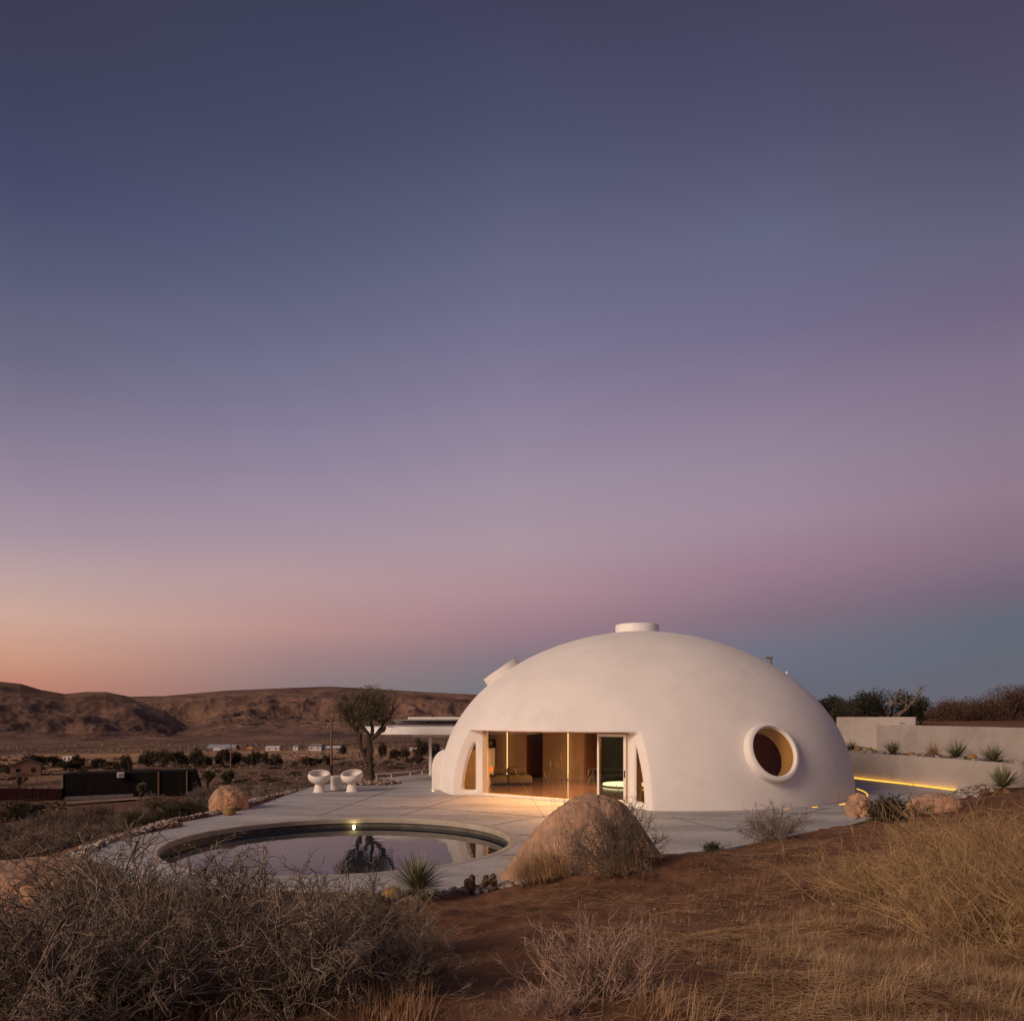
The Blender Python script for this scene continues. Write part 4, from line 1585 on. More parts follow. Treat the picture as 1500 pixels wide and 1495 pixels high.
pebbles('stone_border', rng, outside(band(rng, [(-2.4, 12.25), (-1.3, 12.2), (-0.5, 12.45), (0.1, 12.6)], 420, 0.22)), 0.03, 0.10, M['pebble'], 'grey river stones along the near edge of the terrace')
pebbles('stone_border', rng, outside(band(rng, [(-9.4, 18.5), (-9.75, 20.7), (-9.1, 22.4), (-8.85, 24.2), (-8.9, 27), (-8.8, 30.2), (-8.5, 32.6)], 4200, 0.33)), 0.02, 0.062, M['pebble_mid'], 'pale stones along the left edge of the terrace')
pebbles('stone_border', rng, outside(band(rng, [(-8.2, 13.8), (-9.1, 15.4), (-9.5, 17.4)], 260, 0.2)), 0.04, 0.11, M['pebble'], 'pale stones beside the thorny bush left of the pool')
pebbles('stone_border', rng, outside(band(rng, [(12.0, 22.9), (14.1, 25.2), (16.4, 27.6), (17.4, 28.5), (18.3, 28.0)], 560, 0.3)), 0.05, 0.14, M['pebble'], 'pale stones at the foot of the retaining wall')
p = band(rng, [(17.5, 46.5), (16.6, 41.5), (17.4, 36), (18.3, 32.5), (18.75, 30), (18.9, 27.5)], 1300, 0.6)
p[:, 2] = 1.16
sdb = poly_sd(p[:, 0], p[:, 1], bed)
pebbles('stone_bed', rng, p[sdb < -0.08], 0.04, 0.13, M['pebble'], 'stones scattered over the planting bed between the walls')
a = rng.random(420) * 2 * PI
r = 0.25 + 0.75 * rng.random(420)
p = np.stack([-6.15 + 1.25 * r * np.cos(a), 33.1 + 1.0 * r * np.sin(a), 0.02 + 0.1 * (1 - r)], 1)
pebbles('stone_ring', rng, p, 0.04, 0.12, M['pebble_dark'], 'dark stones heaped round the foot of the olive tree')
xx = rng.uniform(0, 8, 260)
yy = rng.uniform(5, 18, 260)
p = np.stack([xx, yy, ground_z(xx, yy)], 1)
pebbles('loose_stones', rng, outside(p, 0.1), 0.008, 0.03, M['pebble_dark'], 'small stones lying loose on the red soil')


def boulder(name, label, loc, size, seed, rz=0.0, sub=6, rough=0.16, mat='boulder', squash=None, cat='boulder'):
    b = bmesh.new()
    bmesh.ops.create_icosphere(b, subdivisions=sub, radius=1.0)
    off = Vector((seed * 7.3, seed * 3.1, seed * 1.7))
    for v in b.verts:
        c = v.co.copy()
        d = 1 + rough * noise.fractal(c * 1.1 + off, 1.0, 2.0, 3) + rough * 0.35 * noise.fractal(c * 4 + off, 0.9, 2.0, 5) + rough * 0.12 * noise.fractal(c * 14 + off, 0.8, 2.0, 4)
        crack = abs(noise.noise(c * 1.7 + off * 2))
        if crack < 0.025:
            d -= 0.035 * (1 - crack / 0.025)
        c = c * d
        if squash:
            c = squash(c)
        v.co = Vector((c.x * size[0], c.y * size[1], c.z * size[2]))
    me = bpy.data.meshes.new(name)
    b.to_mesh(me)
    b.free()
    me.polygons.foreach_set('use_smooth', np.ones(len(me.polygons), dtype=bool))
    o = link(name, me, M[mat], None, loc)
    o.rotation_euler = (0, 0, rz)
    return tag(o, label, cat)


def peak(c):
    # a sloping shoulder to the left, steeper to the right, one rounded top
    w = 1.0 - 0.36 * max(c.z, 0) ** 0.65
    return Vector((c.x * w + 0.07 * max(c.z, 0), c.y * (1 - 0.3 * max(c.z, 0)), c.z))


boulder('boulder', 'large pink granite boulder between the pool and the glass front', (1.36, 13.55, 0.05), (1.55, 1.1, 1.48), 1.3, 0.0, 7, 0.085, squash=peak)
boulder('boulder', 'low granite boulder at the left edge of the picture behind the thorny bush', (-6.3, 9.5, 0.36), (1.45, 1.0, 0.78), 2.6, 0.3, 6, 0.13)
boulder('boulder', 'rounded boulder by the left terrace edge with a yellow cactus before it', (-8.95, 23.9, 0.12), (0.57, 0.52, 0.58), 3.9, 0.2, 6, 0.14)
boulder('boulder', 'upright tan boulder on the paving left of the dark green shrub', (10.2, 22.3, 0.18), (0.37, 0.36, 0.46), 5.1, 0.4, 6, 0.16)
boulder('boulder', 'low tan boulder on the soil right of the dark green shrub', (12.25, 21.9, 0.30), (0.78, 0.55, 0.42), 6.4, 0.1, 6, 0.13)

# ================================================================== plants
def yucca_meshes(seed, n=170, length=0.55, w=0.011):
    g = np.random.default_rng(seed)
    th = g.random(n) * 2 * PI
    el = np.arcsin(g.uniform(-0.12, 1.0, n))
    d = np.stack([np.cos(th) * np.cos(el), np.sin(th) * np.cos(el), np.sin(el)], 1)
    L = length * g.uniform(0.75, 1.1, n)
    t = np.linspace(0.06, 1, 4)
    C = d[:, None, :] * (L[:, None] * t)[..., None] + np.array([0, 0, 0.0])
    C[..., 2] -= 0.06 * length * (t ** 2)[None, :] * np.cos(el)[:, None]
    s = unit(np.cross(d, np.array([0, 0, 1.0]) + 0.01))
    ww = w * np.array([0.9, 1.0, 0.75, 0.1])
    V = np.stack([C - s[:, None, :] * ww[None, :, None], C + s[:, None, :] * ww[None, :, None]], 2)
    idx = np.arange(n * 8).reshape(n, 4, 2)
    F = np.stack([idx[:, :-1, 0], idx[:, :-1, 1], idx[:, 1:, 1], idx[:, 1:, 0]], -1).reshape(-1, 4)
    return V.reshape(-1, 3), F


YGROUP = 'yuccas planted round the house'


def yucca(label, loc, size, seed, dead=True, n=170, hk=0.42):
    t = thing('yucca', label, 'yucca', loc, group=YGROUP)
    t.rotation_euler = (0, 0, seed)
    h = size * hk
    V, F = yucca_meshes(seed, n, size, size * 0.021)
    V = V + np.array([0, 0, h])
    link('leaves', mesh_np('leaves', V, F), M['yucca'], t)
    Bm().lathe([(size * 0.10, -0.05), (size * 0.09, h * 0.6), (size * 0.05, h)], 10).build('trunk', M['yucca_dead'], t, smooth=True)
    if dead:
        g = np.random.default_rng(seed + 50)
        m = 60
        a = g.random(m) * 2 * PI
        P = np.stack([np.cos(a) * size * 0.08, np.sin(a) * size * 0.08, np.full(m, h * 0.8)], 1)
        d = np.stack([np.cos(a), np.sin(a), -0.8 - 0.5 * g.random(m)], 1)
        V, F = tubes(grow(g, P, d, np.full(m, size * 0.5), 3, 0.1), np.broadcast_to(np.array([0.012, 0.010, 0.003]) * size * 1.4, (m, 3)), 3)
        link('dead_leaves', mesh_np('dead_leaves', V, F), M['yucca_dead'], t)
    return t


x, y = XP(611, 11.4), 11.4
yucca('green spiky yucca with dry skirt in front of the pool edge', (x, y, gz(x, y) - 0.03), 0.58, 3, n=300)
yucca('large yucca at the right edge beside the end of the retaining wall', (16.6, 25.6, gz(16.6, 25.6)), 0.86, 4, n=220, hk=0.25)
for px, Y, s, sd, lb in ((1247, 39.2, 0.50, 11, 'yucca on the planting bed close to the dome, half hidden by it'), (1307, 34.6, 0.62, 12, 'yucca on the bed below the left end of the garden wall'),
                         (1401, 31.4, 0.72, 13, 'round spiky yucca on the bed between the two golden cactus clumps'), (1455, 28.8, 0.66, 14, 'yucca on the bed at the far right before the garden wall')):
    yucca(lb, (XP(px, Y), Y, 1.16), s * 1.12, sd, False, 190, 0.14)


def tussock(label, loc, size, seed):
    g = np.random.default_rng(seed)
    m = 260
    P = np.concatenate([g.normal(size=(m, 2)) * size * 0.14, np.zeros((m, 1))], 1)
    V, F = blades(g, P, size, 1.0, 0.008)
    return tag(link('grass_tussock', mesh_np('grass_tussock', V, F), M['grass'], None, loc), label, 'grass tuft')


tussock('orange dry tussock on the planting bed left of the round yucca', (XP(1367, 32.6), 32.6, 1.16), 0.62, 21)


def barrel(label, loc, r, mat='cactus_gold', group='golden cactus clumps'):
    b = Bm()
    prof = [(0.001, 0)]
    for a in np.linspace(0.25, PI - 0.02, 16):
        prof.append((max(r * math.sin(a), 0.001), r * 0.85 * (1 - math.cos(a))))
    b.lathe(prof, 40)
    me = b.mesh('barrel_cactus', smooth=True)
    for v in me.vertices:
        a = math.atan2(v.co.y, v.co.x)
        k = 1 + 0.07 * math.cos(a * 13)
        v.co.x *= k
        v.co.y *= k
    t = thing('barrel_cactus', label, 'cactus', loc, group=group)
    link('body', me, M[mat], t)
    return t


x, y = XP(575, 11.8), 11.8
barrel('golden barrel cactus left of the spiky yucca by the pool edge', (x, y, gz(x, y) - 0.04), 0.15)
barrel('small yellow cactus in front of the rounded boulder at the terrace edge', (XP(336, 22.5), 22.5, gz(XP(336, 22.5), 22.5) - 0.02), 0.17)
for px, Y, r, lb in ((1257, 38.0, 0.18, 'golden cactus clump on the bed nearest to the dome'), (1335, 33.6, 0.13, 'flat golden cactus clump on the bed edge under the garden wall'),
                     (1424, 30.4, 0.17, 'golden cactus clump on the bed between the two right hand yuccas'), (1274, 38.4, 0.14, 'brownish cactus clump among stones left of the wall corner')):
    barrel(lb, (XP(px, Y), Y, 1.14), r)
cc = thing('column_cactus', 'cluster of short dark cactus columns by the large boulder', 'cactus', (XP(712, 12.2), 12.2, gz(XP(712, 12.2), 12.2)))
g = np.random.default_rng(8)
for k in range(8):
    x, y, h = g.normal() * 0.13, g.normal() * 0.08, g.uniform(0.14, 0.28)
    Bm().lathe([(0.04, -0.05), (0.052, h * 0.4), (0.055, h * 0.85), (0.03, h), (0.001, h + 0.01)], 12, Matrix.Translation((x, y, 0)) @ Matrix.Rotation(g.normal() * 0.12, 4, 'X')).build('column', M['cactus_dark'], cc, smooth=True)


# ---- shrubs
def bush_meshes(seed, nstem, h, spread, per2, per3, r0=0.006, leaves=0, leaf=0.012, wob=0.16, tmin=0.25, l2=0.42, l3=0.16, lift=0.03, base=0.12, sp2=0.55, sp3=0.8, el=(0.35, 1.0), kids=True, k=3):
    g = np.random.default_rng(seed)
    th = g.random(nstem) * 2 * PI
    e = np.arcsin(g.uniform(el[0], el[1], nstem))
    D = np.stack([np.cos(th) * np.cos(e), np.sin(th) * np.cos(e), np.sin(e)], 1)
    P0 = np.concatenate([g.normal(size=(nstem, 2)) * base, np.full((nstem, 1), -0.04)], 1)
    L = h * (0.75 + 0.45 * g.random(nstem)) * (1 + (spread - 1) * np.cos(e))
    A = grow(g, P0, D, L, 8, wob, lift)
    parts = [tubes(A, taper(A, r0, r0 * 0.4), k)]
    B = offshoots(g, A, per2, tmin, h * l2, sp2, 6, wob * 1.3, lift)
    parts.append(tubes(B, taper(B, r0 * 0.55, r0 * 0.22), 3))
    tips = B
    if per3:
        C = offshoots(g, B, per3, 0.2, h * l3, sp3, 4, wob * 1.5, lift)
        parts.append(tubes(C, taper(C, r0 * 0.33, r0 * 0.16), 3))
        tips = C
    stem = join_np(parts)
    lf = None
    if leaves:
        i = g.integers(0, len(tips), leaves)
        j = g.integers(1, tips.shape[1], leaves)
        lf = leaf_quads(g, tips[i, j], leaf, 0.45, 0.5)
    return stem, lf


def shrub(name, label, loc, meshes, mats, rz=0.0, scale=1.0, group=None, cat='shrub'):
    t = thing(name, label, cat, loc, rz, group)
    t.scale = (scale,) * 3 if not hasattr(scale, '__len__') else scale
    link('stems', meshes[0], mats[0], t)
    if meshes[1] is not None:
        link('leaves', meshes[1], mats[1], t)
    return t


def mk(b, name):
    return (mesh_np(name + '_stems', *b[0]), mesh_np(name + '_leaves', *b[1]) if b[1] is not None else None)


def at(px, Y, dz=0.0):
    x = XP(px, Y)
    return (x, Y, gz(x, Y) + dz)


# thorny bush in the lower left corner: several plants
tm = (M['twig_grey'], M['twig_leaf'])
def with_wood(b, seed, n, h, r):
    w = bush_meshes(seed, n, h, 1.1, 6, 4, r, wob=0.2, l2=0.4, l3=0.22, sp2=0.6, sp3=0.8, el=(0.3, 1.0), k=5)
    return (join_np([b[0], w[0]]), b[1])


TG_ = 'thorny bushes at the lower left'
TH = [mk(with_wood(bush_meshes(31, 48, 0.78, 1.15, 11, 6, 0.0085, 9000, 0.013), 131, 10, 0.85, 0.013), 'thorn_a'), mk(with_wood(bush_meshes(32, 44, 0.80, 1.1, 11, 6, 0.0080, 7000, 0.013, wob=0.2), 132, 10, 0.85, 0.013), 'thorn_b')]
t0 = shrub('thorn_bush', 'tall thorny bush whose bare twigs stand against the terrace left of the pool', at(150, 5.6, -0.02), TH[0], tm, 0.4, (1.2, 1.1, 1.12), TG_)
t1 = shrub('thorn_bush', 'thorny bush in front of the middle of the pool', at(360, 5.7, -0.02), TH[1], tm, 1.9, (1.2, 1.05, 0.98), TG_)
for src, px, Y, rz, sc, lb in ((t0, 510, 5.6, 2.7, (0.72, 0.72, 0.72), 'thorny bush below the yucca at the edge of the red soil'), (t1, 20, 4.7, 0.8, (1.0, 0.95, 0.78), 'thorny bush in front of the low boulder at the left edge'),
                               (t0, 230, 4.3, 4.1, (1.0, 0.9, 0.92), 'thorny bush low in the bottom left, second from the corner'), (t1, 440, 4.2, 5.0, (0.95, 0.9, 0.85), 'thorny bush at the bottom edge left of the red soil'),
                               (t1, 50, 3.7, 3.3, (0.85, 0.8, 0.85), 'thorny bush filling the bottom left corner'), (t0, 585, 4.3, 1.2, (0.5, 0.5, 0.45), 'small thorny bush spreading onto the red soil at the bottom')):
    dup(src, at(px, Y, -0.02), rz, sc, lb)

# broom-like bush on the right: dense fine yellow-green stems
BR = mk(bush_meshes(41, 150, 0.85, 1.0, 7, 3, 0.0056, 0, wob=0.15, l2=0.42, l3=0.22, lift=0.05, base=0.32, sp2=0.5, sp3=0.7, el=(0.35, 1.0)), 'broom')
bm_ = (M['stem_yellow'], None)
BG = 'yellow broom bushes at the right'
b0 = shrub('broom_bush', 'large yellow green broom bush of fine stems at the right edge', at(1445, 6.9, -0.03), BR, bm_, 0.3, (1.28, 1.2, 1.22), BG)
for px, Y, rz, sc, lb in ((1300, 8.6, 1.5, (1.0, 0.9, 0.72), 'broom bush left of the largest one, lower and paler'), (1530, 5.2, 2.2, (1.0, 1.0, 1.0), 'broom bush cut by the right edge in the foreground'),
                          (1480, 10.5, 4.0, (1.3, 1.0, 0.8), 'broom bush behind the largest one, before the end yucca')):
    dup(b0, at(px, Y, -0.03), rz, sc, lb)

# bare pinkish bush bottom centre
PK = mk(with_wood(bush_meshes(51, 75, 0.36, 1.1, 5, 2, 0.0055, 0, wob=0.15, l2=0.45, l3=0.25, lift=0.06, base=0.10, sp2=0.4, el=(0.42, 1.0)), 151, 7, 0.26, 0.012), 'bare')
p0 = shrub('bare_bush', 'bare pinkish grey bush at the bottom centre of the red slope', at(880, 4.05, -0.02), PK, (M['stem_pink'], None), 0, (1.0, 0.9, 1.05), 'bare bushes at the bottom')
dup(p0, at(800, 3.7, -0.02), 3.6, (0.5, 0.5, 0.42), 'smallest bare bush at the bottom edge of the red slope')

# leafy shrub against the big boulder, bare one before the dome, dark green one by the right boulders
BS = mk(bush_meshes(61, 60, 0.95, 0.75, 9, 5, 0.006, 5200, 0.022, wob=0.14, el=(0.55, 1.0)), 'grey_shrub')
shrub('grey_shrub', 'grey green twiggy shrub growing in front of the large boulder', at(902, 12.0, -0.03), BS, (M['twig_grey'], M['twig_leaf']), 0.5, (1.2, 0.75, 1.22))
BD = mk(bush_meshes(62, 46, 0.8, 0.95, 8, 5, 0.007, 0, wob=0.15, el=(0.45, 1.0)), 'bare_shrub')
shrub('bare_shrub', 'bare twiggy shrub on the soil before the dome under the round window', at(1130, 17.3, -0.03), BD, (M['twig_grey'], None), 0.0, (1.15, 1.0, 1.1))
DG = mk(bush_meshes(63, 60, 0.5, 1.5, 9, 5, 0.007, 7000, 0.035, wob=0.15, el=(0.2, 1.0)), 'dark_shrub')
shrub('dark_shrub', 'low dark green shrub between the two tan boulders on the right', at(1308, 20.6, 0.0), DG, (M['shrub_green'], M['shrub_green']), 0.0, (1.25, 1.0, 1.15))
dup(bpy.data.objects['dark_shrub'], at(1045, 16.1, 0.0), 1.0, 0.36, 'tiny dark plant at the terrace edge right of the large boulder')

# round desert shrubs down the slope on the left and in the valley
RS = [mk(bush_meshes(71 + i, 110, 0.8, 1.0, 9, 5, 0.008, 9000, 0.035, wob=0.10, el=(0.05, 1.0), sp2=0.4, l2=0.32, l3=0.14), 'desert_shrub') for i in range(2)]
DGp = 'desert shrubs on the left slope'
slope = [(28, 21, 1.5, 0, 'greyish shrub'), (95, 25, 1.45, 1, 'brownish shrub'), (150, 28.5, 1.25, 0, 'brownish shrub'), (205, 26, 1.25, 1, 'dark green shrub'), (262, 28, 1.35, 1, 'dark green shrub'), (235, 34, 1.2, 0, 'grey shrub'),
         (310, 37, 1.3, 0, 'grey shrub'), (352, 40, 1.2, 1, 'grey shrub'), (395, 36, 1.15, 0, 'grey shrub'), (432, 40, 1.3, 1, 'grey shrub'), (20, 31, 1.5, 1, ''), (80, 38, 1.5, 0, ''), (140, 42, 1.5, 1, ''), (190, 40, 1.3, 0, ''),
         (270, 45, 1.4, 0, ''), (335, 52, 1.4, 1, ''), (385, 50, 1.4, 0, ''), (430, 55, 1.5, 1, ''), (465, 46, 1.3, 0, ''), (60, 18.5, 1.1, 1, ''), (110, 20, 0.9, 0, ''), (-20, 26, 1.6, 0, ''), (30, 45, 1.6, 1, ''), (230, 52, 1.5, 0, ''), (300, 60, 1.5, 1, ''),
         (480, 56, 1.5, 0, ''), (515, 52, 1.3, 1, ''), (560, 60, 1.6, 0, ''), (600, 58, 1.5, 1, ''), (590, 75, 1.8, 0, ''), (625, 70, 1.7, 1, ''), (655, 66, 1.6, 0, ''), (540, 72, 1.7, 1, ''), (400, 66, 1.6, 0, ''), (350, 72, 1.7, 1, ''),
         (165, 22.5, 0.8, 0, ''), (20, 16, 0.9, 1, ''), (-30, 19, 1.2, 0, '')]
random.seed(4)
sroot = {}
for px, Y, h, kind, lb in slope:
    green = lb.startswith('dark green') or (lb == '' and random.random() < 0.25)
    label = 'dark green rounded desert shrub on the slope left of the terrace' if green else 'grey brown rounded desert shrub on the slope left of the terrace'
    grey = lb.startswith('grey') or (lb == '' and not green and random.random() < 0.5)
    if grey:
        label = 'pale grey rounded desert shrub on the slope left of the terrace'
    key = (kind, green, grey)
    h = h * (1.35 if px > 280 else 1.05)
    sc = (h * random.uniform(0.9, 1.2), h * random.uniform(0.9, 1.2), h * random.uniform(0.75, 0.95))
    if key not in sroot:
        mt = M['shrub_green'] if green else M['shrub_grey'] if grey else M['shrub_brown']
        o = thing('desert_shrub', label, 'shrub', at(px, Y, -0.05), random.random() * 6, DGp)
        for nm, me in zip(('stems', 'leaves'), RS[kind]):
            m2 = me.copy()
            link(nm, m2, mt, o)
        o.scale = sc
        sroot[key] = o
    else:
        dup(sroot[key], at(px, Y, -0.05), random.random() * 6, sc, label)

# small clumps for the valley scrub
g = np.random.default_rng(90)


def clump(seed, n=900, leaf=0.16, flat=0.6, hollow=0.45):
    q = np.random.default_rng(seed)
    lob = unit(q.normal(size=(9, 3))) * np.array([0.55, 0.55, 0.4])
    lob[:, 2] = np.abs(lob[:, 2])
    c = lob[q.integers(0, 9, n)] + unit(q.normal(size=(n, 3))) * (hollow * q.random(n) ** 0.4)[:, None]
    c[:, 2] = np.abs(c[:, 2]) * flat
    return leaf_quads(q, c, leaf, 0.7)


CL = [mesh_np('valley_shrub', *clump(100 + i)) for i in range(3)]
CLm = []
for me in CL:
    for mt in ('shrub_brown', 'valley_tree'):
        m2 = me.copy()
        m2.materials.append(M[mt])
        CLm.append(m2)
VG = 'low shrubs dotted over the valley'
for k in range(270):
    Y = 62 * (420 / 62) ** (g.random() ** 0.8)
    px = g.uniform(-30, 690)
    if 60 < Y < 125 and 80 < px < 300:
        continue
    s = g.uniform(0.8, 1.7) * (1 + Y / 400)
    me = CLm[g.integers(0, len(CLm))]
    o = link('valley_shrub', me, None, None, at(px, Y, -0.05))
    o.rotation_euler = (0, 0, g.random() * 6)
    o.scale = (s, s, s * 0.8)
    tag(o, 'low shrub dotted on the open valley floor', 'shrub', VG)
# far scrub beyond counting
q = np.random.default_rng(91)
n = 6500
Yv = 135 * (1750 / 135) ** q.random(n)
pxv = q.uniform(-60, 720, n)
den = fbm(XP(pxv, Yv), Yv, 120, 3, 3.0)
keep = den > -0.35
Yv, pxv = Yv[keep], pxv[keep]
xv = XP(pxv, Yv)
zv = ground_z(xv, Yv)
bv = np.array([(1, 0, 0), (0.3, 0.9, 0), (-0.8, 0.6, 0), (-0.8, -0.6, 0), (0.3, -0.9, 0), (0.1, 0.1, 0.8)], float)
bf = np.array([(0, 1, 5), (1, 2, 5), (2, 3, 5), (3, 4, 5), (4, 0, 5)])
s = (0.8 + 1.3 * q.random(len(xv)) ** 2)[:, None, None] * np.clip(Yv / 500, 0.35, 1.6)[:, None, None]
V = bv[None] * s * (1 + 0.25 * q.normal(size=(len(xv), 6, 1))) + np.stack([xv, Yv, zv - 0.1], 1)[:, None, :]
F = (bf[None] + (np.arange(len(xv)) * 6)[:, None, None]).reshape(-1, 3)
stuff(link('scrub', mesh_np('scrub', V.reshape(-1, 3), F), M['shrub_brown']), 'brown scrub speckling the far valley floor below the hills', 'scrub')


# ---- trees
def tree(name, label, loc, h, crown_w, seed, mat, trunk_h=0.25, group=None, n=1500, leaf=0.28, flat=0.75, cat='tree'):
    t = thing(name, label, cat, loc, group=group)
    q = np.random.default_rng(seed)
    A = grow(q, np.zeros((4, 3)), np.concatenate([q.normal(size=(4, 2)) * 0.35, np.ones((4, 1))], 1), np.full(4, h * 0.75), 5, 0.12)
    A[:, 0, 2] = -0.2
    B_ = offshoots(q, A, 5, 0.4, h * 0.35, 0.7, 4)
    V, F = join_np([tubes(A, taper(A, h * 0.03, h * 0.012), 5), tubes(B_, taper(B_, h * 0.012, h * 0.004), 3)])
    link('trunk', mesh_np('trunk', V, F), M['bark'], t)
    lob = unit(q.normal(size=(14, 3))) * np.array([crown_w * 0.33, crown_w * 0.33, h * 0.28 * flat])
    c = lob[q.integers(0, 14, n)] + unit(q.normal(size=(n, 3))) * (crown_w * 0.20 * q.random(n) ** 0.45)[:, None]
    c[:, 2] = c[:, 2] * 0.9 + h * (trunk_h + (1 - trunk_h) * 0.5)
    c[:, 2] = np.maximum(c[:, 2], h * trunk_h * 0.6)
    V, F = leaf_quads(q, c, leaf, 0.6)
    link('crown', mesh_np('crown', V, F), mat, t)
    return t


# olive tree by the chairs
ol = thing('olive_tree', 'gnarled olive tree with forked trunk beside the white bowl chairs', 'tree', (-6.28, 33.2, 0.03))
q = np.random.default_rng(14)
bb = Bm()
trunk_paths = [([(0.05, 0, -0.1), (0.08, 0, 0.35), (0.12, 0.02, 0.8), (0.02, 0, 1.25), (0.0, 0, 1.75), (0.05, 0, 2.05)], [0.30, 0.22, 0.19, 0.20, 0.18, 0.17]),
               ([(0.0, 0, 0.75), (-0.18, 0.03, 1.1), (-0.3, 0.05, 1.5), (-0.42, 0.05, 2.0), (-0.62, 0.1, 2.35), (-0.95, 0.1, 2.75), (-1.0, 0.1, 3.1)], [0.14, 0.13, 0.12, 0.11, 0.10, 0.08, 0.05]),
               ([(0.05, 0, 1.95), (-0.15, -0.05, 2.25), (-0.38, -0.1, 2.6), (-0.5, -0.1, 3.0), (-0.45, 0, 3.4)], [0.14, 0.12, 0.09, 0.06, 0.03]),
               ([(0.06, 0, 1.95), (0.12, 0.1, 2.4), (0.10, 0.15, 2.8), (0.2, 0.15, 3.3), (0.15, 0.1, 3.7)], [0.13, 0.11, 0.08, 0.05, 0.02]),
               ([(0.08, 0, 1.9), (0.4, 0, 2.2), (0.62, 0.05, 2.5), (0.75, 0.1, 2.75), (1.05, 0.12, 3.15), (1.1, 0.1, 3.4)], [0.14, 0.12, 0.10, 0.09, 0.07, 0.03]),
               ([(0.45, 0, 2.2), (0.68, -0.15, 2.3), (0.8, -0.2, 2.5)], [0.10, 0.09, 0.08]),
               ([(-0.4, 0.05, 1.6), (-0.55, 0.2, 2.0), (-0.5, 0.3, 2.5), (-0.2, 0.4, 3.1)], [0.09, 0.08, 0.06, 0.03])]
for pts, rr in trunk_paths:
    P = np.array(pts)
    t = np.linspace(0, len(P) - 1, (len(P) - 1) * 4 + 1)
    Q = np.stack([np.interp(t, np.arange(len(P)), P[:, k]) for k in range(3)], 1) + q.normal(size=(len(t), 3)) * 0.02 + np.stack([0.035 * np.sin(t * 2.3), 0.02 * np.cos(t * 1.9), 0 * t], 1)
    bb.tube([tuple(v) for v in Q], list(np.interp(t, np.arange(len(P)), rr) * 0.72 * (1 + 0.08 * q.normal(size=len(t)))), 10)
bb.build('trunk', M['bark'], ol, smooth=True, merge=False)
tips = []
lob = []
for k in range(34):
    d = unit(q.normal(size=3))
    lob.append(np.array([-0.02 + d[0] * 1.25 * q.random() ** 0.45, 0.1 + d[1] * 0.95 * q.random() ** 0.4, 3.2 + d[2] * 0.85 * q.random() ** 0.4]))
lob = np.array(lob)
n = 11500
c = lob[q.integers(0, len(lob), n)] + unit(q.normal(size=(n, 3))) * (0.40 * q.random(n) ** 0.45)[:, None]
c = c[c[:, 2] > 2.25 + 0.15 * np.abs(c[:, 0])]
extra = np.array([(0.05, 0, 4.05), (0.12, 0, 4.15), (0.02, 0, 4.25), (0.3, 0, 4.1)])
c = np.concatenate([c, np.repeat(extra, 30, 0) + q.normal(size=(120, 3)) * 0.07])
V, F = leaf_quads(q, c, 0.085, 0.28)
B0 = np.repeat(np.array([(-0.9, 0.1, 2.8), (-0.45, -0.05, 2.9), (0.12, 0.12, 3.0), (0.9, 0.1, 3.0), (-0.3, 0.35, 2.9), (0.6, 0.05, 2.6)]), 14, 0)
tw = grow(q, B0, unit(q.normal(size=B0.shape) + np.array([0, 0, 0.6])), np.full(len(B0), 0.9), 6, 0.25)
V2, F2 = tubes(tw, taper(tw, 0.016, 0.004), 3)
link('branches', mesh_np('branches', V2, F2), M['bark'], ol)
link('crown', mesh_np('crown', V, F), M['olive_leaf'], ol)

# junipers and winter scrub on the rise to the right
for k, (px, Y, h, w, lb) in enumerate(((1262, 62, 2.4, 4.0, 'dark juniper behind the block building, nearest to the dome'), (1300, 66, 3.0, 4.6, 'tallest dark juniper behind the block building'), (1340, 64, 2.2, 3.6, 'dark juniper right of the tallest one, under bare branches'),
                                       (1222, 70, 2.2, 3.4, 'juniper partly hidden by the right side of the dome'))):
    tree('juniper_tree', lb, at(px, Y, -0.2), h * 1.3, w, 200 + k, M['juniper'], 0.1, 'junipers on the rise', 4200, 0.14, 0.9)
for k, (px, Y, h, w, lb) in enumerate(((1374, 78, 2.6, 6.0, 'brown winter bush right of the junipers'), (1404, 84, 2.4, 6.2, 'brown winter bush midway along the rise, low and wide'), (1430, 80, 2.9, 6.2, 'brown winter bush where the brush begins to grow taller'),
                                       (1456, 82, 3.7, 6.6, 'taller brown winter bush towards the right edge'), (1482, 78, 4.0, 6.6, 'tall brown winter bush just inside the right edge'), (1506, 80, 4.0, 6.4, 'brown winter bush cut by the right edge'),
                                       (1232, 84, 2.6, 6.0, 'brown winter bush seen past the edge of the dome'))):
    tree('winter_bush', lb, at(px, Y, -0.3), h, w, 220 + k, M['scrub_red'], 0.0, 'brown winter bushes on the rise', 8000, 0.12, 1.1, 'bush')
ds = thing('dead_tree', 'bare dead branches reaching right above the dark junipers', 'tree', at(1296, 63.0, 0))
q = np.random.default_rng(33)
P0 = np.array([(0, 0, 0.0), (0.3, 0, 0), (0.6, 0, 0.0)])
A = grow(q, P0, np.array([(-0.1, 0, 1.0), (0.35, 0, 0.9), (0.8, 0, 0.8)]), np.array([3.4, 3.3, 3.9]), 9, 0.2)
B_ = offshoots(q, A, 9, 0.45, 1.2, 0.7, 6, 0.25)
C_ = offshoots(q, B_, 4, 0.3, 0.5, 0.7, 4, 0.25)
V, F = join_np([tubes(A, taper(A, 0.09, 0.025), 5), tubes(B_, taper(B_, 0.04, 0.014), 4), tubes(C_, taper(C_, 0.016, 0.007), 3)])
link('branches', mesh_np('branches', V, F), M['deadwood'], ds)

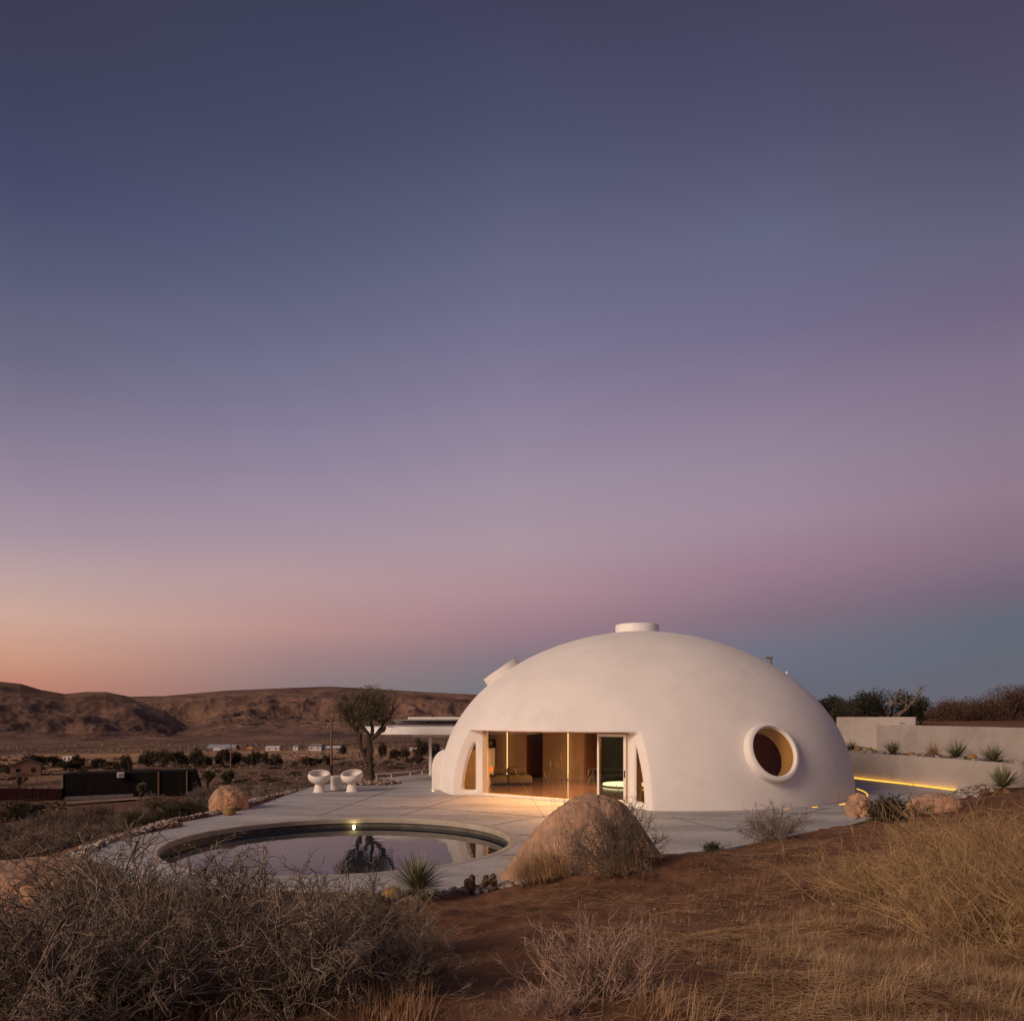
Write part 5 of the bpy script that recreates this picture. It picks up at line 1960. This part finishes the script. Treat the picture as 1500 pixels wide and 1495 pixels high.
# valley trees
VT = 'dark trees in the valley'
vt = [(216, 276, 6.0, 9), (238, 272, 6.6, 9), (262, 282, 6.2, 9), (284, 278, 7.2, 10), (302, 272, 6.2, 9), (322, 284, 5.8, 9), (342, 290, 6.2, 8), (362, 284, 7.2, 10), (378, 276, 5.6, 7), (398, 272, 5.8, 7), (388, 300, 5.0, 7),
      (98, 262, 4.6, 9), (118, 268, 4.6, 10), (140, 262, 4.8, 9), (166, 256, 5.2, 8), (183, 250, 5.4, 7), (460, 275, 4.2, 9), (475, 282, 4.2, 9), (592, 400, 8.6, 11), (612, 380, 9, 11), (582, 375, 6.6, 9), (602, 300, 5, 9), (560, 420, 8, 10), (535, 430, 7.4, 11),
      (638, 400, 8.5, 11), (8, 235, 4.8, 9), (50, 290, 4.6, 10), (500, 480, 7.5, 10), (628, 520, 9, 12), (72, 300, 4.4, 10)]
protos = []
for k in range(3):
    o = tree('valley_tree', 'dark rounded tree standing among others on the valley floor', at(vt[k][0], vt[k][1], -0.1), 1.0, 1.35, 300 + k, M['valley_tree'], 0.02, VT, 1700, 0.115, 1.25)
    o.scale = (vt[k][3] * 0.62, vt[k][3] * 0.62, vt[k][2])
    protos.append(o)
for k, (px, Y, h, w) in enumerate(vt[3:]):
    jw, jh = (0.45, 0.62, 0.5, 0.7, 0.38)[k % 5], (1.0, 0.72, 1.15, 0.85, 0.6, 1.05, 0.8)[k % 7]
    dup(protos[k % 3], at(px + (3, -4, 5, 0)[k % 4], Y, -0.1), k * 1.7, (w * jw, w * jw * 0.9, h * jh))


def joshua(label, loc, h, seed, arms=5):
    t = thing('joshua_tree', label, 'tree', loc, group='joshua trees in the valley')
    q = np.random.default_rng(seed)
    A = grow(q, np.zeros((1, 3)), np.array([(0, 0, 1.0)]), np.array([h * 0.6]), 5, 0.06)
    B_ = offshoots(q, A, arms, 0.5, h * 0.42, 0.55, 5, 0.2, 0.25)
    V, F = join_np([tubes(A, taper(A, h * 0.05, h * 0.04), 6), tubes(B_, taper(B_, h * 0.035, h * 0.03), 5)])
    link('trunk', mesh_np('trunk', V, F), M['bark'], t)
    ends = np.concatenate([B_[:, -1], A[:, -1]])
    parts = []
    for e in ends:
        V, F = yucca_meshes(seed + 3, 110, h * 0.19, h * 0.013)
        parts.append((V + e, F))
    V, F = join_np(parts)
    link('crown', mesh_np('crown', V, F), M['yucca'], t)
    return t


joshua('small joshua tree standing in front of the black building', at(207, 92), 3.0, 401, 3)
joshua('joshua tree at the far left before the tan house', at(28, 150), 4.2, 402, 5)
joshua('broad bushy joshua tree right of the black building', at(303, 120), 4.4, 403, 26)
joshua('second broad joshua tree, nearer the thin pole', at(332, 126), 4.4, 404, 22)

# ================================================================== valley buildings
def box_house(name, label, px, py, Y, w, d, h, wall, roof, kind='gable', rz=0.0, windows=1, rh=1.4, cat='house', group=None):
    x = XP(px, Y)
    z = min(gz(x, Y), gz(x - w / 2, Y), gz(x + w / 2, Y))
    t = thing(name, label, cat, (x, Y, z), rz, group)
    Bm().box((0, 0, h / 2), (w, d, h)).build('wall', M[wall], t)
    b = Bm()
    if kind == 'gable':
        e = 0.4
        for s in (-1, 1):
            sl_ = math.atan2(rh, w / 2)
            m = Matrix.Translation((s * w / 4, 0, h + rh / 2 + 0.06)) @ Matrix.Rotation(s * sl_, 4, 'Y')
            b.box((s * e / 2, 0, 0), (math.hypot(w / 2, rh) + e, d + 0.8, 0.16), 0, m)
        Bm().prism([(-w / 2, 0), (w / 2, 0), (0, rh)], -d / 2, d / 2, Matrix.Translation((0, 0, h)) @ Matrix.Rotation(R_(90), 4, 'X')).build('gable', M[wall], t)
    elif kind == 'ridge':
        sl_ = math.atan2(rh, d / 2)
        for s in (-1, 1):
            m = Matrix.Translation((0, s * d / 4, h + rh / 2 + 0.05)) @ Matrix.Rotation(-s * sl_, 4, 'X')
            b.box((0, s * 0.2, 0), (w + 0.6, math.hypot(d / 2, rh) + 0.5, 0.14), 0, m)
    else:
        b.box((0, 0, h + 0.1), (w + 0.4, d + 0.4, 0.2))
    b.build('roof', M[roof], t, merge=False)
    for k in range(windows):
        wx = (k + 0.5) / windows * w - w / 2
        Bm().box((wx, -d / 2 - 0.02, h * 0.55), (min(1.3, w * 0.14), 0.08, min(1.1, h * 0.35))).build('window', M['dark_glass'], t)
    return t


box_house('tan_house', 'tan gabled house on the valley floor at the far left', 39, 1137, 222, 7.4, 8, 3.1, 'stucco_tan', 'roof_red', 'gable', R_(29), 2, 1.7)
box_house('white_trailer', 'long low white trailer above the black building on the left', 104, 1110, 385, 6.5, 3.5, 2.6, 'far_white', 'far_white', 'flat', 0, 3, cat='trailer')
box_house('metal_shed', 'long shed with blue grey metal roof beyond the row of trees', 327, 1092, 690, 25, 12, 2.2, 'stucco_tan', 'far_blue', 'ridge', 0, 3, 2.9, 'shed')
box_house('small_shed', 'small white roofed shed among the dark trees', 322, 1101, 500, 7, 5, 3.0, 'stucco_tan', 'far_white', 'ridge', 0, 1, 1.3, 'shed')
box_house('white_house', 'long white house left of two other white buildings in the valley', 401, 1097, 600, 11, 7, 2.6, 'far_white', 'far_white', 'ridge', 0, 2, 1.1)
box_house('white_house', 'small square white house midway in the valley', 434, 1097, 600, 4.2, 5, 3.6, 'far_white', 'far_grey', 'ridge', 0, 1, 0.8)
box_house('white_house', 'wide white house behind the near utility pole', 463, 1097, 590, 10, 8, 3.6, 'far_white', 'far_grey', 'ridge', 0, 2, 1.4)
box_house('white_house', 'low white annex right of the near utility pole', 490, 1098, 592, 13, 7, 2.6, 'far_grey', 'far_white', 'ridge', 0, 2, 1.2)
box_house('red_shed', 'little red shed with white roof above the grey panel fence', 444, 1111, 390, 3.4, 3.0, 2.0, 'panel_red', 'far_white', 'flat', 0, 1, cat='shed')
box_house('white_house', 'tiny white house under the canopy roof beyond the terrace', 606, 1093, 620, 5.5, 5, 3.0, 'far_white', 'roof_red', 'ridge', 0, 1, 1.2)
box_house('white_house', 'tiny pale cottage right of the dark trees below the canopy', 645, 1096, 520, 4.6, 5, 2.8, 'far_white', 'far_grey', 'ridge', 0, 1, 1.0)

# yellow truck far off
tk = thing('yellow_truck', 'yellow truck parked far off beside the blue roofed shed', 'truck', at(366, 660))
Bm().box((0.8, 0, 1.5), (4.2, 2.0, 1.7)).build('body', M['far_yellow'], tk, bevel=0.1)
cab = Bm().box((-2.3, 0, 1.25), (1.7, 2.0, 1.5)).build('cab', M['far_yellow'], tk, bevel=0.15)
Bm().box((-2.5, -1.01, 1.55), (0.9, 0.05, 0.55)).build('window', M['dark_glass'], cab)
for x in (-2.2, 0.2, 2.2):
    for yy in (-0.9, 0.9):
        Bm().lathe([(0.48, -0.14), (0.48, 0.14)], 16, Matrix.Translation((x, yy, 0.48)) @ Matrix.Rotation(R_(90), 4, 'X')).build('wheel', M['black'], tk)

# black clad building with posts
xl, xr = XP(92, 119.5), XP(287, 126)
cxy = Vector(((xl + xr) / 2, (119.5 + 126) / 2, 0))
rzb = math.atan2(126 - 119.5, xr - xl)
Lb = math.hypot(xr - xl, 6.5)
zb = -9.35
bbk = thing('black_building', 'long windowless black clad building in the valley on the left', 'building', (cxy.x, cxy.y, zb), rzb)
Bm().prism([(-Lb / 2, -0.6), (Lb / 2 - 0.1, -0.6), (Lb / 2 + 0.9, -0.6), (Lb / 2 - 0.2, 3.35), (-Lb / 2, 3.25)], 0, 6, Matrix.Rotation(R_(90), 4, 'X') @ Matrix.Translation((0, 0, -6))).build('wall', M['black_metal'], bbk)
Bm().box((-Lb / 2 - 0.03, -0.03, 1.4), (0.16, 0.16, 3.9)).build('corner_trim', M['far_grey'], bbk)
for px in (230, 273):
    f = (px - 92) / (287 - 92) * Lb - Lb / 2
    Bm().box((f, -0.10, 1.4), (0.22, 0.16, 3.9)).build('post', M['pole_wood'], bbk)
f = (175 - 92) / (287 - 92) * Lb - Lb / 2
ac = Bm().box((f, -0.35, 2.95), (1.0, 0.7, 0.85)).build('cooler', M['far_white'], bbk, bevel=0.05)
Bm().box((f - 0.18, -0.72, 2.95), (0.24, 0.06, 0.55)).box((f + 0.18, -0.72, 2.95), (0.24, 0.06, 0.55)).build('grille', M['far_grey'], ac)
# pale plinth wall under it and dark red fence beside it
tag(wall_ribbon('plinth_wall', [(XP(95, 117), 117), (XP(150, 119.5), 119.5), (XP(195, 121.5), 121.5)], -12, -9.4, 0.3, M['far_grey'], bevel=0), 'low pale wall below the left part of the black building', 'wall')
fn = thing('panel_fence', 'low dark red panel fence left of the black building', 'fence', (0, 0, 0))
fx = [XP(p, 118) for p in (-60, -30, 0, 24, 48, 70, 91)]
for k in range(len(fx) - 1):
    Bm().box(((fx[k] + fx[k + 1]) / 2, 118, -8.95 - 0.15), (fx[k + 1] - fx[k] - 0.08, 0.1, 1.75)).build('panel', M['dark_red'], fn)
for x in fx:
    Bm().box((x, 118.12, -9.1), (0.12, 0.12, 1.95)).build('post', M['black_metal'], fn)
# weathered grey panel fence
fg = thing('corrugated_fence', 'weathered grey corrugated panel fence in the valley left of the chairs', 'fence', (0, 0, 0))
q = np.random.default_rng(77)
for k, px in enumerate((371, 376, 381, 389, 396, 403, 411, 418, 424)):
    Y = 128
    x = XP(px, Y)
    z = gz(x, Y)
    hgt = 1.25 if px < 392 else 0.8
    w_ = 0.55 if px < 384 else 0.6
    b = Bm()
    b.prism([(-w_ / 2 + i * w_ / 8, 0.03 * (i % 2)) for i in range(9)] + [(w_ / 2 - i * w_ / 8, 0.03 * ((8 - i) % 2) + 0.03) for i in range(9)], 0, hgt)
    b.build('panel', M['far_blue' if k % 3 == 1 else 'far_grey'], fg, (x, Y, z - 0.1 + 0.1 * q.random()))


# utility poles and the wire between them
def pole(label, px, Y, ytop, arm, r=0.15, dark_to=None):
    x = XP(px, Y)
    z0 = gz(x, Y) - 0.3
    zt = ZP(ytop, Y)
    t = thing('utility_pole', label, 'pole', (x, Y, z0), group='utility poles in the valley')
    H = zt - z0
    Bm().lathe([(r * 1.15, 0), (r, H * 0.42)], 10).build('pole_foot', M['pole_dark' if dark_to else 'pole_wood'], t, smooth=True)
    Bm().lathe([(r, H * 0.42), (r * 0.75, H)], 10).build('shaft', M['pole_wood'], t, smooth=True)
    if arm:
        c = Bm().box((0, -r, H - 1.2), (2.3, 0.10, 0.12)).build('crossarm', M['pole_wood'], t)
        for s_ in (-1.05, -0.5, 0.55, 1.05):
            Bm().lathe([(0.05, 0), (0.06, 0.08), (0.03, 0.16)], 8, Matrix.Translation((s_, -r, H - 1.13))).build('insulator', M['far_white'], c)
    return Vector((x, Y, zt))


pA = pole('near utility pole with crossarm above the left bowl chair', 485.5, 108, 1053, True, 0.17, True)
pB = pole('plain brown utility pole standing among the dark valley trees', 338, 200, 1090, False, 0.2)
pC = pole('thin distant utility pole left of the near one', 453, 300, 1074, True, 0.12)


def wire(label, a, b_, sag):
    pts = []
    for k in range(13):
        t = k / 12
        p = a.lerp(b_, t)
        pts.append((p.x, p.y, p.z - sag * 4 * t * (1 - t)))
    tag(Bm().tube(pts, 0.018, 4).build('power_line', M['black']), label, 'wire', 'power lines')


wire('thin wire sagging from the crossarm of the near pole to the distant one', pA + Vector((-1.05, -0.15, -1.0)), pC + Vector((-1, -0.1, -1.0)), 1.5)

# ================================================================== grass
q = np.random.default_rng(120)


def grass_patch(name, label, n, px0, px1, Y0, Y1, h, lean, w, mat, dens=None, dirs=None, droop=0.5):
    Y = Y0 * (Y1 / Y0) ** q.random(n)
    px = q.uniform(px0, px1, n)
    x = XP(px, Y)
    keep = poly_sd(x, Y, TERRACE) > 0.06
    if dens is not None:
        keep &= dens(px, Y, x) > q.random(n)
    x, Y = x[keep], Y[keep]
    P = np.stack([x, Y, ground_z(x, Y) - 0.01], 1)
    V, F = blades(q, P, np.full(len(x), h), lean, w, 4, dirs, droop)
    return stuff(link(name, mesh_np(name, V, F), mat), label, 'grass')


def tuft(x, y, s=0.9, seed=1.0):
    return np.clip(fbm(x, y, s, 3, seed) * 1.6 + 0.3, 0, 1)


# dry mat and standing grass on the right-hand slope
grass_patch('dry_grass', 'dry straw coloured grass covering the slope on the right', 90000, 940, 1540, 2.9, 20, 0.10, 3.2, 0.0020, M['grass'],
            lambda px, Y, x: tuft(x, Y, 1.1, 0.5) * np.clip((px - 960) / 330, 0.04, 1) * np.where((Y > 13.5) & (px < 1250), 0.10, 1.0), None, 0.30)
grass_patch('tall_dry_grass', 'taller dry grass tufts standing on the slope on the right', 46000, 820, 1540, 2.8, 24, 0.18, 2.0, 0.0017, M['grass'],
            lambda px, Y, x: np.clip(fbm(x, Y, 0.42, 4, 4.0) * 3.0 - 1.1, 0, 1) * np.maximum(np.clip((px - 860) / 420, 0.0, 1), 1.0 * ((np.abs(px - 1005) < 75) & (Y < 4.8))) * np.where((Y > 13) & (px < 1260), 0.04, 1.0))
grass_patch('sparse_grass', 'sparse short reddish grass on the bare red soil', 40000, 560, 1250, 2.9, 13.5, 0.05, 3.0, 0.0017, M['grass_red'],
            lambda px, Y, x: tuft(x, Y, 0.7, 2.2) * 0.7, None, 0.42)
grass_patch('understory_grass', 'dry grass growing under the thorny bushes at the lower left', 26000, -30, 640, 3.4, 12, 0.14, 0.8, 0.0028, M['grass_red'],
            lambda px, Y, x: tuft(x, Y, 0.8, 1.0))
grass_patch('slope_grass', 'dry grass on the slope left of the terrace', 9000, -40, 470, 14, 48, 0.16, 1.6, 0.005, M['grass_red'], lambda px, Y, x: tuft(x, Y, 1.6, 3.0))
# flattened straw lying on the soil
n = 42000
Y = 3.0 * (16 / 3.0) ** q.random(n)
px = q.uniform(620, 1540, n)
x = XP(px, Y)
keep = (poly_sd(x, Y, TERRACE) > 0.1) & (np.clip(fbm(x, Y, 1.3, 3, 7.0) * 1.5 + 0.25, 0.04, 1) * np.clip((px - 700) / 350, 0.12, 1) > q.random(n))
x, Y = x[keep], Y[keep]
m = len(x)
th = q.normal(size=m) * 0.75 + 0.15
dv = np.stack([np.cos(th), np.sin(th)], 1) * (0.05 + 0.16 * q.random(m) ** 1.5)[:, None]
bend = q.normal(size=(m, 2)) * 0.012
hz_ = 0.004 + 0.028 * q.random(m) ** 2
t = np.linspace(-0.5, 0.5, 4)
cx = x[:, None] + dv[:, 0:1] * t + bend[:, 0:1] * (4 * t * t)
cy = Y[:, None] + dv[:, 1:2] * t + bend[:, 1:2] * (4 * t * t)
cz = ground_z(cx.ravel(), cy.ravel()).reshape(cx.shape) + hz_[:, None] + (0.02 * q.normal(size=m))[:, None] * t
V, F = tubes(np.stack([cx, cy, cz], -1), np.full((m, 4), 0.0015), 3)
stuff(link('straw_litter', mesh_np('straw_litter', V, F), M['grass']), 'flattened straw lying on the red soil of the slope', 'straw')
# drooping grass hanging at the big boulder's left foot
P = []
for (px, Y, n_, z) in ((784, 12.2, 260, 0.30), (802, 12.2, 330, 0.45), (820, 12.25, 170, 0.45), (768, 12.1, 180, 0.22),  (930, 12.0, 110, 0.10), (905, 11.9, 120, 0.10)):
    x = XP(px, Y)
    pp = np.stack([x + q.normal(size=n_) * 0.10, Y + q.normal(size=n_) * 0.10, np.zeros(n_)], 1)
    pp[:, 2] = np.maximum(ground_z(pp[:, 0], pp[:, 1]), gz(x, Y)) + q.random(n_) * z * 0.8
    P.append(pp)
P = np.concatenate(P)
V, F = blades(q, P, np.full(len(P), 0.60), 1.25, 0.0034, 5, np.tile(np.array([(-1.0, -0.6, 0)]), (len(P), 1)), 0.95)
stuff(link('boulder_grass', mesh_np('boulder_grass', V, F), M['grass_gold']), 'long dry grass drooping over the foot of the large boulder', 'grass')
# thin seed stalks standing up against the glass front
m = 16
P0 = np.stack([XP(833, 12.75) + q.normal(size=m) * 0.14, np.full(m, 12.7), np.full(m, 0.75)], 1)
D = np.stack([q.normal(size=m) * 0.28, q.normal(size=m) * 0.1, np.ones(m)], 1)
A = grow(q, P0, D, 1.0 + 0.5 * q.random(m), 8, 0.04)
V, F = tubes(A, taper(A, 0.0035, 0.002), 3)
sg = thing('seed_grass', 'thin pale grass stalks rising over the left shoulder of the large boulder', 'grass', (0, 0, 0))
link('stalks', mesh_np('stalks', V, F), M['grass'], sg)
hd = grow(q, A[:, -1], A[:, -1] - A[:, -2], np.full(m, 0.16), 4, 0.05)
V, F = tubes(hd, np.broadcast_to(np.array([0.003, 0.008, 0.006, 0.001]), (m, 4)), 4)
link('seed_heads', mesh_np('seed_heads', V, F), M['grass'], sg)
